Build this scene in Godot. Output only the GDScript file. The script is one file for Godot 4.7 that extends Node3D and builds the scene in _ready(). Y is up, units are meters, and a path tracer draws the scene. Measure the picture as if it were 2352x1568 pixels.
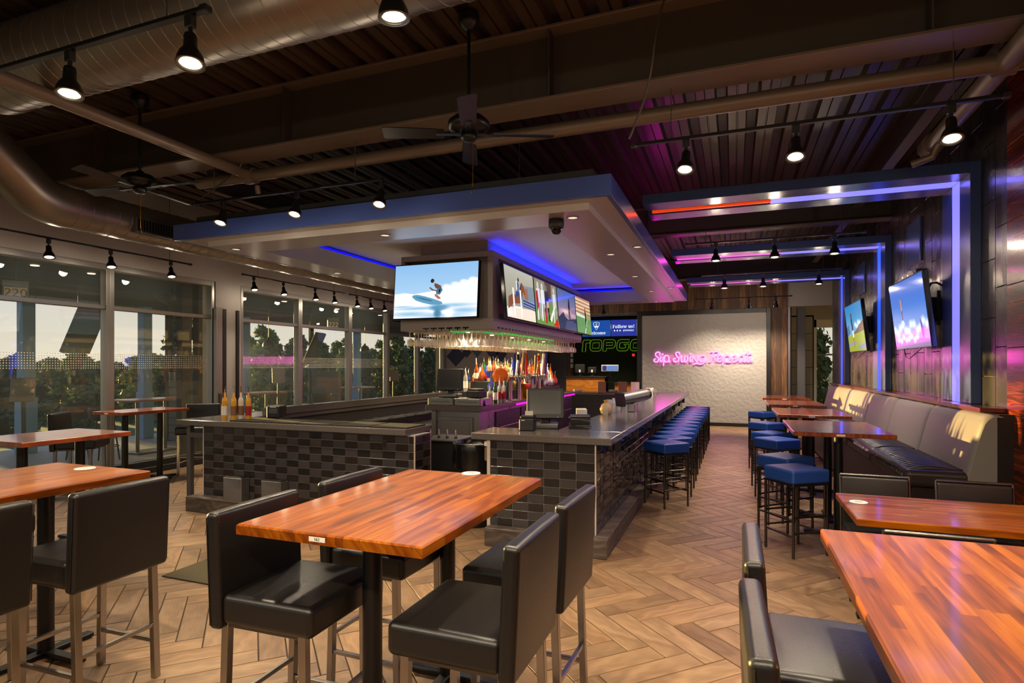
extends Node3D
# A bar and lounge: tiled bar island under a blue canopy, high wooden tables with leather chairs, blue stools, banquette, neon wall.
# Axes: -z runs down the aisle, x to the right, y up, metres. The camera stands at x 0, z 0.

const FL := 1336.0
const CX := 1176.0
const HY := 841.0
const EYE := Vector3(0, 1.70, 0)
const YAW := 0.36401

var rng := RandomNumberGenerator.new()
var names := {}
var M := {}

# ---------- a pixel of the photograph as a direction; its place comes from the surface it touches
func ray(px: float, py: float) -> Vector3:
	var f := Vector3(-sin(YAW), 0, -cos(YAW))
	var r := Vector3(cos(YAW), 0, -sin(YAW))
	return f + r * ((px - CX) / FL) + Vector3.UP * ((HY - py) / FL)
func at_y(px: float, py: float, y: float) -> Vector3:
	var d := ray(px, py)
	return EYE + d * ((y - EYE.y) / d.y)
func at_x(px: float, py: float, x: float) -> Vector3:
	var d := ray(px, py)
	return EYE + d * (x / d.x)
func at_z(px: float, py: float, z: float) -> Vector3:
	var d := ray(px, py)
	return EYE + d * (z / d.z)

# ---------- geometry collector: triangles go in counter-clockwise seen from outside
class G:
	var v := PackedVector3Array()
	var n := PackedVector3Array()
	var t := PackedVector2Array()
	var c := PackedColorArray()
	var tint := Color.WHITE
	var colored := false
	var xf := Transform3D.IDENTITY
	func _p(p: Vector3, m: Vector3, u: Vector2) -> void:
		v.append(xf * p); n.append((xf.basis * m).normalized()); t.append(u)
		if colored: c.append(tint)
	func tri(a: Vector3, b: Vector3, d: Vector3, na := Vector3.ZERO, nb := Vector3.ZERO, nd := Vector3.ZERO, ua := Vector2.ZERO, ub := Vector2(1, 0), ud := Vector2(1, 1)) -> void:
		var f := (b - a).cross(d - a)
		if f.length_squared() < 1e-16: return
		f = f.normalized()
		_p(a, na if na != Vector3.ZERO else f, ua)
		_p(d, nd if nd != Vector3.ZERO else f, ud)
		_p(b, nb if nb != Vector3.ZERO else f, ub)
	func quad(a: Vector3, b: Vector3, d: Vector3, e: Vector3) -> void:
		tri(a, b, d, Vector3.ZERO, Vector3.ZERO, Vector3.ZERO, Vector2(0, 1), Vector2(1, 1), Vector2(1, 0))
		tri(a, d, e, Vector3.ZERO, Vector3.ZERO, Vector3.ZERO, Vector2(0, 1), Vector2(1, 0), Vector2(0, 0))
	func outq(a: Vector3, b: Vector3, d: Vector3, e: Vector3, from: Vector3) -> void:
		if (b - a).cross(d - a).dot((a + b + d + e) * 0.25 - from) < 0: quad(a, e, d, b)
		else: quad(a, b, d, e)
	func outt(a: Vector3, b: Vector3, d: Vector3, from: Vector3) -> void:
		if (b - a).cross(d - a).dot((a + b + d) / 3.0 - from) < 0: tri(a, d, b)
		else: tri(a, b, d)
	# box with chamfered edges
	func box(o: Vector3, s: Vector3, b := 0.0) -> G:
		var h := s * 0.5
		b = minf(b, minf(h.x, minf(h.y, h.z)) * 0.95)
		for ax in 3:
			var j := (ax + 1) % 3
			var k := (ax + 2) % 3
			for sg in [-1.0, 1.0]:
				var q := []
				for w in [[-1, -1], [1, -1], [1, 1], [-1, 1]]:
					var p := Vector3.ZERO
					p[ax] = sg * h[ax]; p[j] = w[0] * (h[j] - b); p[k] = w[1] * (h[k] - b)
					q.append(o + p)
				outq(q[0], q[1], q[2], q[3], o)
			if b > 0:
				for s1 in [-1.0, 1.0]:
					for s2 in [-1.0, 1.0]:
						var p1 := Vector3.ZERO; var p2 := Vector3.ZERO
						p1[j] = s1 * h[j]; p1[k] = s2 * (h[k] - b); p2[j] = s1 * (h[j] - b); p2[k] = s2 * h[k]
						var lo := Vector3.ZERO; lo[ax] = -(h[ax] - b)
						outq(o + p1 + lo, o + p1 - lo, o + p2 - lo, o + p2 + lo, o)
		if b > 0:
			for a in [-1.0, 1.0]:
				for d in [-1.0, 1.0]:
					for e in [-1.0, 1.0]:
						var g := Vector3(a, d, e)
						outt(o + g * Vector3(h.x, h.y - b, h.z - b), o + g * Vector3(h.x - b, h.y, h.z - b), o + g * Vector3(h.x - b, h.y - b, h.z), o)
		return self
	func quad_x(x: float, y0: float, y1: float, z0: float, z1: float) -> G:
		quad(Vector3(x, y0, z0), Vector3(x, y0, z1), Vector3(x, y1, z1), Vector3(x, y1, z0))
		return self
	func quadz(x0: float, x1: float, y0: float, y1: float, z: float) -> G:
		quad(Vector3(x0, y0, z), Vector3(x1, y0, z), Vector3(x1, y1, z), Vector3(x0, y1, z))
		return self
	func poly3(p: Array, z0: float, z1: float) -> G: # outline in xy swept from z0 to z1
		var q := PackedVector2Array()
		for k in p: q.append(k)
		return poly(q, absf(z1 - z0), Vector3(0, 0, minf(z0, z1)))
	func lathe2(pr: Array, o: Vector3, axis: Vector3, sides := 14, smooth := true) -> G: # turned shape whose axis points along a direction
		var keep := xf
		var y := axis.normalized()
		var x := (Vector3.UP if absf(y.y) < 0.9 else Vector3.RIGHT).cross(y).normalized()
		xf = xf * Transform3D(Basis(x, y, x.cross(y)), o)
		lathe(pr, sides, Vector3.ZERO, smooth)
		xf = keep
		return self
	func span(a: Vector3, b: Vector3, bev := 0.0) -> G:
		return box((a + b) * 0.5, (b - a).abs(), bev)
	# soft cushion: rounded edges, sides that swell a little
	func cushion(o: Vector3, s: Vector3, r: float, swell := Vector3.ZERO) -> G:
		var h := s * 0.5
		for ax in 3:
			var j := (ax + 1) % 3
			var k := (ax + 2) % 3
			var cj := _stops(h[j], r)
			var ck := _stops(h[k], r)
			for sg in [-1.0, 1.0]:
				for a in cj.size() - 1:
					for b in ck.size() - 1:
						var q := []; var m := []
						for w in [[a, b], [a + 1, b], [a + 1, b + 1], [a, b + 1]]:
							var p := Vector3.ZERO
							p[ax] = sg * h[ax]; p[j] = cj[w[0]]; p[k] = ck[w[1]]
							var inn := p.clamp(-(h - Vector3.ONE * r), h - Vector3.ONE * r)
							var nn := (p - inn).normalized()
							var bulge: float = swell[ax] * (1.0 - pow(p[j] / h[j], 2)) * (1.0 - pow(p[k] / h[k], 2))
							var out := inn + nn * r
							out[ax] += sg * bulge
							var nb := nn
							nb[j] += swell[ax] * 2.0 * p[j] / (h[j] * h[j]) * (1.0 - pow(p[k] / h[k], 2)) * absf(nn[ax])
							nb[k] += swell[ax] * 2.0 * p[k] / (h[k] * h[k]) * (1.0 - pow(p[j] / h[j], 2)) * absf(nn[ax])
							q.append(o + out); m.append(nb.normalized())
						if sg > 0:
							tri(q[0], q[1], q[2], m[0], m[1], m[2]); tri(q[0], q[2], q[3], m[0], m[2], m[3])
						else:
							tri(q[0], q[2], q[1], m[0], m[2], m[1]); tri(q[0], q[3], q[2], m[0], m[3], m[2])
		return self
	func _stops(h: float, r: float) -> Array:
		var i := h - r
		return [-h, -h + r * 0.08, -h + r * 0.3, -h + r * 0.62, -i, -i * 0.5, 0.0, i * 0.5, i, h - r * 0.62, h - r * 0.3, h - r * 0.08, h]
	func tube(p: Array, r: float, sides := 8, caps := true, r1 := -1.0, closed := false) -> G:
		var up := Vector3.UP
		var rings := []; var nrm := []
		var cnt := p.size()
		var d0: Vector3 = (p[1] - p[0]).normalized()
		if absf(d0.dot(up)) > 0.95: up = Vector3.RIGHT
		for i in cnt:
			var d: Vector3
			if closed: d = (p[(i + 1) % cnt] - p[(i - 1 + cnt) % cnt]).normalized()
			else: d = (p[mini(i + 1, cnt - 1)] - p[maxi(i - 1, 0)]).normalized()
			if absf(d.dot(up)) > 0.98: up = Vector3.BACK if absf(d.z) < 0.9 else Vector3.RIGHT
			var x := d.cross(up).normalized()
			up = x.cross(d).normalized()
			var rr := r if r1 < 0 else lerpf(r, r1, float(i) / maxf(1, cnt - 1))
			var ring := []; var nn := []
			for s in sides:
				var a := TAU * s / sides
				var m := x * cos(a) + up * sin(a)
				nn.append(m); ring.append(p[i] + m * rr)
			rings.append(ring); nrm.append(nn)
		for i in (cnt if closed else cnt - 1):
			var i2 := (i + 1) % cnt
			for s in sides:
				var s2 := (s + 1) % sides
				var A: Vector3 = rings[i][s]; var B: Vector3 = rings[i][s2]; var C: Vector3 = rings[i2][s2]; var D: Vector3 = rings[i2][s]
				tri(A, C, B, nrm[i][s], nrm[i2][s2], nrm[i][s2]); tri(A, D, C, nrm[i][s], nrm[i2][s], nrm[i2][s2])
		if caps and not closed:
			for s in range(1, sides - 1):
				tri(rings[0][0], rings[0][s], rings[0][s + 1]); tri(rings[cnt - 1][0], rings[cnt - 1][s + 1], rings[cnt - 1][s])
		return self
	func rod(a: Vector3, b: Vector3, r: float, sides := 8, r1 := -1.0) -> G:
		return tube([a, b], r, sides, true, r1)
	# square bar from a to b
	func bar(a: Vector3, b: Vector3, w: float, h := -1.0, bev := 0.002) -> G:
		var keep := xf
		var d := (b - a)
		var up := Vector3.UP if absf(d.normalized().y) < 0.95 else Vector3.BACK
		var bs := Basis.looking_at(d.normalized(), up)
		xf = xf * Transform3D(bs, (a + b) * 0.5)
		box(Vector3.ZERO, Vector3(w, h if h > 0 else w, d.length()), bev)
		xf = keep
		return self
	func lathe(pr: Array, sides := 16, o := Vector3.ZERO, smooth := true) -> G:
		var m := []
		for i in pr.size():
			var a: Vector2 = pr[maxi(i - 1, 0)] if smooth else pr[i]
			var b: Vector2 = pr[mini(i + 1, pr.size() - 1)]
			var d := (b - a).normalized()
			m.append(Vector2(d.y, -d.x))
		for i in pr.size() - 1:
			var na: Vector2 = m[i]
			var nb: Vector2 = m[i + 1]
			if not smooth:
				var d: Vector2 = (pr[i + 1] - pr[i]).normalized()
				na = Vector2(d.y, -d.x); nb = na
			for s in sides:
				var a0 := TAU * s / sides; var a1 := TAU * (s + 1) / sides
				var c0 := Vector3(cos(a0), 0, -sin(a0)); var c1 := Vector3(cos(a1), 0, -sin(a1))
				var A: Vector3 = o + c0 * pr[i].x + Vector3.UP * pr[i].y
				var B: Vector3 = o + c1 * pr[i].x + Vector3.UP * pr[i].y
				var C: Vector3 = o + c1 * pr[i + 1].x + Vector3.UP * pr[i + 1].y
				var D: Vector3 = o + c0 * pr[i + 1].x + Vector3.UP * pr[i + 1].y
				var n0 := c0 * na.x + Vector3.UP * na.y; var n1 := c1 * na.x + Vector3.UP * na.y
				var n2 := c1 * nb.x + Vector3.UP * nb.y; var n3 := c0 * nb.x + Vector3.UP * nb.y
				tri(A, B, C, n0, n1, n2); tri(A, C, D, n0, n2, n3)
		return self
	func poly(p: PackedVector2Array, d: float, o := Vector3.ZERO) -> G: # outline in xy, thickness d along +z
		if Geometry2D.is_polygon_clockwise(p): p.reverse()
		var idx := Geometry2D.triangulate_polygon(p)
		for i in range(0, idx.size(), 3):
			var a := p[idx[i]]; var b := p[idx[i + 1]]; var e := p[idx[i + 2]]
			if (b - a).cross(e - a) < 0:
				var w := b; b = e; e = w
			tri(o + Vector3(a.x, a.y, d), o + Vector3(b.x, b.y, d), o + Vector3(e.x, e.y, d))
			tri(o + Vector3(a.x, a.y, 0), o + Vector3(e.x, e.y, 0), o + Vector3(b.x, b.y, 0))
		for i in p.size():
			var a := p[i]; var b := p[(i + 1) % p.size()]
			quad(o + Vector3(a.x, a.y, 0), o + Vector3(b.x, b.y, 0), o + Vector3(b.x, b.y, d), o + Vector3(a.x, a.y, d))
		return self
	func mesh() -> ArrayMesh:
		var a := []
		a.resize(Mesh.ARRAY_MAX)
		a[Mesh.ARRAY_VERTEX] = v; a[Mesh.ARRAY_NORMAL] = n; a[Mesh.ARRAY_TEX_UV] = t
		if colored: a[Mesh.ARRAY_COLOR] = c
		var m := ArrayMesh.new()
		m.add_surface_from_arrays(Mesh.PRIMITIVE_TRIANGLES, a)
		return m

func g() -> G:
	return G.new()

# ---------- naming and placing
func numbered(called: String) -> String:
	var k: int = names.get(called, 0)
	names[called] = k + 1
	return called if k == 0 else "%s_%03d" % [called, k]
func thing(called: String, label: String, category: String, at := Vector3.ZERO, turn := 0.0, group := "") -> Node3D:
	var o := Node3D.new()
	o.name = numbered(called)
	add_child(o)
	o.position = at; o.rotation.y = turn
	o.set_meta("label", label); o.set_meta("category", category)
	if group: o.set_meta("group", group)
	return o
func part(parent: Node, called: String, b, m: Material, label := "") -> MeshInstance3D:
	var o := MeshInstance3D.new()
	o.name = called
	o.mesh = b.mesh() if b is G else b
	o.material_override = m
	parent.add_child(o, true)
	if label: o.set_meta("label", label)
	return o
func solo(called: String, b, m: Material, label: String, category: String, group := "", at := Vector3.ZERO, turn := 0.0) -> MeshInstance3D:
	var o := part(self, numbered(called), b, m, label)
	o.position = at; o.rotation.y = turn
	o.set_meta("category", category)
	if group: o.set_meta("group", group)
	return o
func setting(called: String, b, m: Material) -> MeshInstance3D:
	var o := part(self, numbered(called), b, m)
	o.set_meta("kind", "structure")
	return o
func setting_root(called: String) -> Node3D:
	var o := Node3D.new()
	o.name = numbered(called)
	add_child(o)
	o.set_meta("kind", "structure")
	return o
func copy(o: Node3D, label: String, at: Vector3, turn: float) -> Node3D:
	var base := str(o.name)
	if base.length() > 4 and base[-4] == "_" and base.right(3).is_valid_int(): base = base.left(-4)
	var c: Node3D = o.duplicate()
	c.name = numbered(base)
	add_child(c)
	c.position = at; c.rotation.y = turn
	c.set_meta("label", label)
	return c
func lettering(parent: Node, called: String, text: String, height: float, m: Material, at: Vector3, turn: Vector3 = Vector3.ZERO, bold := false, font := "Droid Sans", depth := 0.004) -> MeshInstance3D:
	var tm := TextMesh.new()
	var sf := SystemFont.new()
	sf.font_names = PackedStringArray([font])
	sf.font_weight = 700 if bold else 400
	tm.font = sf; tm.text = text; tm.font_size = 48; tm.pixel_size = height / 35.0; tm.depth = depth; tm.curve_step = 2.0
	var o := part(parent, called, tm, m)
	o.position = at; o.rotation = turn
	return o

# ---------- materials
func mk(key: String, col: Color, rough := 0.6, metal := 0.0, ex := {}) -> StandardMaterial3D:
	var m := StandardMaterial3D.new()
	m.resource_name = key
	m.albedo_color = col; m.roughness = rough; m.metallic = metal
	for k in ex: m.set(k, ex[k])
	M[key] = m
	return m
func noise_tex(seed_: int, freq: float, octaves: int, ramp: Array, size := 512, kind := FastNoiseLite.TYPE_SIMPLEX_SMOOTH, w := 0) -> NoiseTexture2D:
	var f := FastNoiseLite.new()
	f.seed = seed_; f.frequency = freq; f.noise_type = kind; f.fractal_octaves = octaves
	var t := NoiseTexture2D.new()
	t.width = w if w else size; t.height = size; t.seamless = true; t.noise = f
	if ramp:
		var gr := Gradient.new()
		var off := PackedFloat32Array(); var cs := PackedColorArray()
		for r in ramp:
			off.append(r[0]); cs.append(r[1])
		gr.offsets = off; gr.colors = cs
		t.color_ramp = gr
	return t
func glow(key: String, col: Color, e: float) -> StandardMaterial3D:
	return mk(key, Color(0.05, 0.05, 0.05), 0.5, 0.0, {emission_enabled = true, emission = col, emission_energy_multiplier = e})

func grain_image(seed_: int, w: int, h: int, c0: Color, c1: Color, lines: float, knots: float) -> ImageTexture:
	# long wood fibres along u: several stretched noises, with cathedral rings where they cross
	var im := Image.create(w, h, false, Image.FORMAT_RGB8)
	var f := FastNoiseLite.new()
	f.seed = seed_; f.frequency = 0.01; f.fractal_octaves = 3
	var f2 := FastNoiseLite.new()
	f2.seed = seed_ + 7; f2.frequency = 0.02; f2.fractal_octaves = 2
	for y in h:
		for x in w:
			# wrap round a circle so that the picture repeats along u
			var a := TAU * x / w
			var cx := cos(a) * w / TAU; var sx := sin(a) * w / TAU
			var warp := f.get_noise_3d(cx * 0.35, sx * 0.35, y * 1.6)
			var ring := sin((y * lines / h + warp * knots) * TAU)
			var fibre := f2.get_noise_3d(cx * 0.55, sx * 0.55, y * 22.0)
			var k := clampf(0.5 + 0.28 * ring + 0.4 * fibre + 0.5 * warp, 0, 1)
			im.set_pixel(x, y, c0.lerp(c1, k))
	return ImageTexture.create_from_image(im)

func make_materials() -> void:
	mk("white_paint", Color(0.80, 0.79, 0.78), 0.7)
	mk("wall_grey", Color(0.60, 0.58, 0.57), 0.75)
	mk("black_metal", Color(0.075, 0.075, 0.078), 0.38, 0.3)
	mk("black_plastic", Color(0.07, 0.07, 0.072), 0.42)
	mk("gloss_black", Color(0.012, 0.012, 0.014), 0.12)
	mk("dark_grey", Color(0.11, 0.11, 0.115), 0.5)
	mk("mid_grey", Color(0.30, 0.30, 0.31), 0.5)
	mk("chrome", Color(0.62, 0.60, 0.58), 0.24, 1.0)
	mk("dark_chrome", Color(0.40, 0.385, 0.365), 0.28, 1.0)
	mk("alu", Color(0.58, 0.57, 0.56), 0.36, 0.85)
	var smear := noise_tex(5, 0.012, 4, [[0.0, Color(0.25, 0.25, 0.25)], [1.0, Color(0.62, 0.62, 0.62)]], 256)
	mk("steel", Color(0.55, 0.55, 0.56), 0.8, 0.9, {roughness_texture = smear, uv1_triplanar = true, uv1_scale = Vector3(1.2, 1.2, 1.2)})
	var soft := noise_tex(11, 0.05, 3, [[0.0, Color(0.3, 0.3, 0.3)], [1.0, Color(1, 1, 1)]], 256)
	var pebble := noise_tex(12, 0.12, 2, [], 256, FastNoiseLite.TYPE_CELLULAR)
	mk("leather", Color(0.085, 0.078, 0.076), 0.46, 0.0, {roughness_texture = noise_tex(13, 0.02, 3, [[0.0, Color(0.55, 0.55, 0.55)], [1.0, Color(0.9, 0.9, 0.9)]], 256), heightmap_enabled = true, heightmap_texture = pebble, heightmap_scale = 0.02, uv1_triplanar = true, uv1_scale = Vector3(22, 22, 22), metallic_specular = 0.5})
	mk("blue_leather", Color(0.10, 0.26, 0.56), 0.42, 0.0, {heightmap_enabled = true, heightmap_texture = pebble, heightmap_scale = 0.02, uv1_triplanar = true, uv1_scale = Vector3(8, 8, 8)})
	mk("banquette_leather", Color(0.50, 0.48, 0.46), 0.5, 0.0, {heightmap_enabled = true, heightmap_texture = pebble, heightmap_scale = 0.02, uv1_triplanar = true, uv1_scale = Vector3(8, 8, 8)})
	mk("brown_leather", Color(0.17, 0.14, 0.125), 0.36, 0.0, {heightmap_enabled = true, heightmap_texture = pebble, heightmap_scale = 0.02, uv1_triplanar = true, uv1_scale = Vector3(8, 8, 8)})
	# granite worktop with fine specks
	mk("granite", Color(0.50, 0.48, 0.475), 0.16, 0.0, {albedo_texture = noise_tex(21, 0.22, 3, [[0.0, Color(0.35, 0.35, 0.35)], [0.45, Color(0.7, 0.69, 0.68)], [0.62, Color(0.85, 0.83, 0.81)], [1.0, Color(1, 1, 1)]], 256), uv1_triplanar = true, uv1_scale = Vector3(2.2, 2.2, 2.2)})
	# bar tiles: dark gloss, charcoal and lighter grey
	var i := 0
	for c in [Color(0.125, 0.112, 0.114), Color(0.11, 0.105, 0.11), Color(0.145, 0.122, 0.118), Color(0.225, 0.215, 0.22), Color(0.21, 0.208, 0.215), Color(0.24, 0.225, 0.232)]:
		mk("tile%d" % i, c, 0.62, 0.0, {roughness_texture = noise_tex(30 + i, 0.03, 3, [[0.0, Color(0.18, 0.18, 0.18)], [1.0, Color(0.5, 0.5, 0.5)]], 128), uv1_triplanar = true, uv1_world_triplanar = true, uv1_scale = Vector3(1.5, 1.5, 1.5)})
		i += 1
	mk("tile_side_dark", Color(0.12, 0.11, 0.11), 0.1)
	mk("tile_side_light", Color(0.225, 0.215, 0.22), 0.14)
	mk("grout", Color(0.56, 0.53, 0.52), 0.8)
	mk("edge_trim", Color(0.82, 0.79, 0.75), 0.4, 0.4)
	# woods
	var stave := [[Color(0.56, 0.30, 0.02), Color(0.38, 0.165, 0.01)], [Color(0.60, 0.335, 0.025), Color(0.45, 0.21, 0.012)], [Color(0.49, 0.235, 0.018), Color(0.31, 0.125, 0.01)], [Color(0.62, 0.365, 0.035), Color(0.49, 0.245, 0.018)], [Color(0.52, 0.26, 0.018), Color(0.38, 0.165, 0.01)]]
	for k in stave.size():
		mk("stave%d" % k, Color.WHITE, 0.34, 0.0, {albedo_texture = grain_image(50 + k, 384, 64, stave[k][0], stave[k][1], 3.0, 1.4), metallic_specular = 0.28, clearcoat_enabled = true, clearcoat = 0.25, clearcoat_roughness = 0.09})
	mk("table_edge", Color(0.50, 0.20, 0.045), 0.34, 0.0, {clearcoat_enabled = true, clearcoat = 0.6, clearcoat_roughness = 0.14})
	mk("far_table", Color.WHITE, 0.3, 0.0, {albedo_texture = grain_image(61, 512, 256, Color(0.62, 0.29, 0.08), Color(0.38, 0.14, 0.04), 14.0, 2.0), clearcoat_enabled = true, clearcoat = 0.6, clearcoat_roughness = 0.1})
	mk("plank", Color.WHITE, 0.46, 0.0, {albedo_texture = grain_image(71, 512, 256, Color(0.60, 0.485, 0.365), Color(0.46, 0.36, 0.26), 9.0, 1.6), vertex_color_use_as_albedo = true})
	mk("floor_joint", Color(0.13, 0.095, 0.07), 0.9)
	mk("kick_wood", Color.WHITE, 0.55, 0.0, {albedo_texture = grain_image(73, 512, 64, Color(0.40, 0.35, 0.31), Color(0.23, 0.19, 0.165), 4.0, 2.0), uv1_triplanar = true, uv1_scale = Vector3(0.8, 2.5, 0.8)})
	mk("wall_slab_wood", Color.WHITE, 0.24, 0.0, {albedo_texture = grain_image(75, 512, 384, Color(0.62, 0.24, 0.05), Color(0.22, 0.06, 0.015), 5.0, 3.2), clearcoat_enabled = true, clearcoat = 0.5, clearcoat_roughness = 0.08})
	mk("cap_wood", Color(0.34, 0.12, 0.045), 0.3, 0.0, {clearcoat_enabled = true, clearcoat = 0.5, clearcoat_roughness = 0.12})
	mk("end_wood", Color(0.10, 0.045, 0.03), 0.4)
	for k in 3:
		mk("panel_wood%d" % k, Color.WHITE, 0.6, 0.0, {albedo_texture = grain_image(80 + k, 256, 64, [Color(0.42, 0.28, 0.16), Color(0.36, 0.23, 0.13), Color(0.48, 0.33, 0.19)][k], [Color(0.24, 0.14, 0.075), Color(0.21, 0.125, 0.065), Color(0.29, 0.18, 0.10)][k], 3.0, 1.5)})
	mk("desk_wood", Color.WHITE, 0.4, 0.0, {albedo_texture = grain_image(85, 384, 128, Color(0.86, 0.55, 0.20), Color(0.68, 0.38, 0.11), 8.0, 1.5)})
	# ceiling
	mk("deck_paint", Color(0.30, 0.235, 0.185), 0.35, 0.35)
	mk("steel_paint", Color(0.27, 0.24, 0.205), 0.5, 0.2)
	mk("pipe_paint", Color(0.44, 0.385, 0.33), 0.42, 0.3)
	mk("duct", Color(0.56, 0.53, 0.50), 0.36, 0.8)
	mk("conduit", Color(0.35, 0.33, 0.30), 0.45, 0.6)
	# canopy
	mk("fascia_blue", Color(0.25, 0.33, 0.60), 0.26, 0.1)
	mk("portal_blue", Color(0.24, 0.31, 0.50), 0.24, 0.1)
	mk("soffit", Color(0.68, 0.66, 0.645), 0.3, 0.15)
	mk("coffer_white", Color(0.80, 0.78, 0.76), 0.6)
	mk("coffer_dark", Color(0.34, 0.33, 0.33), 0.6)
	mk("bulkhead_grey", Color(0.60, 0.58, 0.57), 0.55)
	# right wall
	mk("wall_tile", Color(0.23, 0.215, 0.205), 0.5, 0.0, {roughness_texture = noise_tex(91, 0.02, 4, [[0.0, Color(0.35, 0.35, 0.35)], [1.0, Color(0.75, 0.75, 0.75)]], 256), albedo_texture = noise_tex(92, 0.015, 4, [[0.0, Color(0.72, 0.72, 0.72)], [1.0, Color(1, 1, 1)]], 256), uv1_triplanar = true, uv1_world_triplanar = true, uv1_scale = Vector3(0.6, 0.25, 0.6)})
	mk("wall_joint", Color(0.36, 0.31, 0.27), 0.8)
	mk("plaster", Color(0.60, 0.585, 0.565), 0.5, 0.0, {heightmap_enabled = true, heightmap_texture = noise_tex(95, 0.02, 3, [], 512), heightmap_scale = 1.2, uv1_triplanar = true, uv1_scale = Vector3(0.7, 0.7, 0.7)})
	mk("moss", Color(0.10, 0.16, 0.03), 0.95, 0.0, {albedo_texture = noise_tex(97, 0.08, 4, [[0.0, Color(0.4, 0.4, 0.3)], [1.0, Color(1, 1, 1)]], 256), uv1_triplanar = true, uv1_scale = Vector3(1.5, 1.5, 1.5), heightmap_enabled = true, heightmap_texture = noise_tex(98, 0.1, 3, [], 256), heightmap_scale = 3.0})
	# glass
	mk("pane", Color(0.85, 0.92, 0.90, 0.06), 0.0, 0.0, {transparency = BaseMaterial3D.TRANSPARENCY_ALPHA})
	mk("glassware", Color(0.95, 0.93, 0.88, 0.42), 0.02, 0.0, {transparency = BaseMaterial3D.TRANSPARENCY_ALPHA, metallic_specular = 0.7})  # whitish tint stands in for the sparkle of lit glass
	mk("clear_plastic", Color(0.92, 0.92, 0.94, 0.35), 0.12, 0.0, {transparency = BaseMaterial3D.TRANSPARENCY_ALPHA})
	for b in [["bottle_amber", Color(0.55, 0.24, 0.05)], ["bottle_pale", Color(0.80, 0.66, 0.36)], ["bottle_clear", Color(0.62, 0.62, 0.60)], ["bottle_green", Color(0.10, 0.28, 0.12)], ["bottle_blue", Color(0.10, 0.20, 0.50)], ["bottle_red", Color(0.50, 0.08, 0.07)], ["juice", Color(0.85, 0.62, 0.16)], ["cream", Color(0.88, 0.84, 0.76)]]:
		mk(b[0], b[1], 0.08, 0.0, {clearcoat_enabled = true, clearcoat = 1.0, clearcoat_roughness = 0.03})
	mk("paper", Color(0.84, 0.83, 0.80), 0.8)
	mk("kraft", Color(0.50, 0.37, 0.25), 0.8)
	mk("gold", Color(0.75, 0.52, 0.20), 0.25, 1.0)
	mk("red", Color(0.62, 0.06, 0.07), 0.4)
	mk("blue_print", Color(0.08, 0.16, 0.55), 0.4)
	mk("label_white", Color(0.88, 0.87, 0.84), 0.5)
	mk("ink", Color(0.06, 0.06, 0.06), 0.6)
	# outdoors
	mk("column_blue", Color(0.36, 0.55, 0.72), 0.5)
	mk("deck_stone", Color(0.62, 0.61, 0.58), 0.6)
	mk("siding", Color(0.25, 0.27, 0.29), 0.55)
	mk("ext_dark", Color(0.05, 0.045, 0.04), 0.7)
	mk("turf", Color(0.09, 0.33, 0.22), 0.95)
	mk("grass_field", Color(0.28, 0.34, 0.17), 0.95)
	mk("leaf_a", Color(0.20, 0.29, 0.13), 0.7, 0.0, {backlight_enabled = true, backlight = Color(0.15, 0.22, 0.08)})
	mk("leaf_b", Color(0.28, 0.36, 0.16), 0.7, 0.0, {backlight_enabled = true, backlight = Color(0.18, 0.25, 0.08)})
	mk("leaf_c", Color(0.15, 0.26, 0.18), 0.7)
	mk("bark", Color(0.20, 0.16, 0.12), 0.9)
	mk("panel_cladding", Color(0.56, 0.54, 0.52), 0.5)
	mk("rubber_mat", Color(0.20, 0.17, 0.10), 0.9, 0.0, {albedo_texture = soft, uv1_triplanar = true, uv1_scale = Vector3(6, 6, 6)})
	mk("trash_bag", Color(0.05, 0.05, 0.055), 0.2)
	# what gives off light
	glow("bulb", Color(1.0, 0.86, 0.62), 14.0)
	glow("bulb_soft", Color(1.0, 0.88, 0.68), 5.0)
	glow("downlight_lens", Color(1.0, 0.92, 0.78), 0.9)
	glow("led_lavender", Color(0.52, 0.50, 1.0), 1.15)
	glow("led_blue", Color(0.10, 0.30, 1.0), 1.6)
	glow("led_deep_blue", Color(0.0, 0.03, 0.9), 1.3)
	glow("led_pink", Color(0.95, 0.28, 0.80), 1.1)
	glow("led_orange", Color(0.95, 0.26, 0.02), 0.8)
	glow("led_magenta", Color(1.0, 0.05, 0.85), 1.3)
	glow("neon_pink", Color(1.0, 0.50, 0.88), 2.6)
	glow("neon_green", Color(0.42, 0.62, 0.14), 0.75)
	glow("led_green", Color(0.0, 0.75, 0.28), 0.9)
	glow("sign_white", Color(0.92, 0.96, 1.0), 1.0)
	glow("sign_red", Color(1.0, 0.15, 0.12), 1.2)

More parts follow.
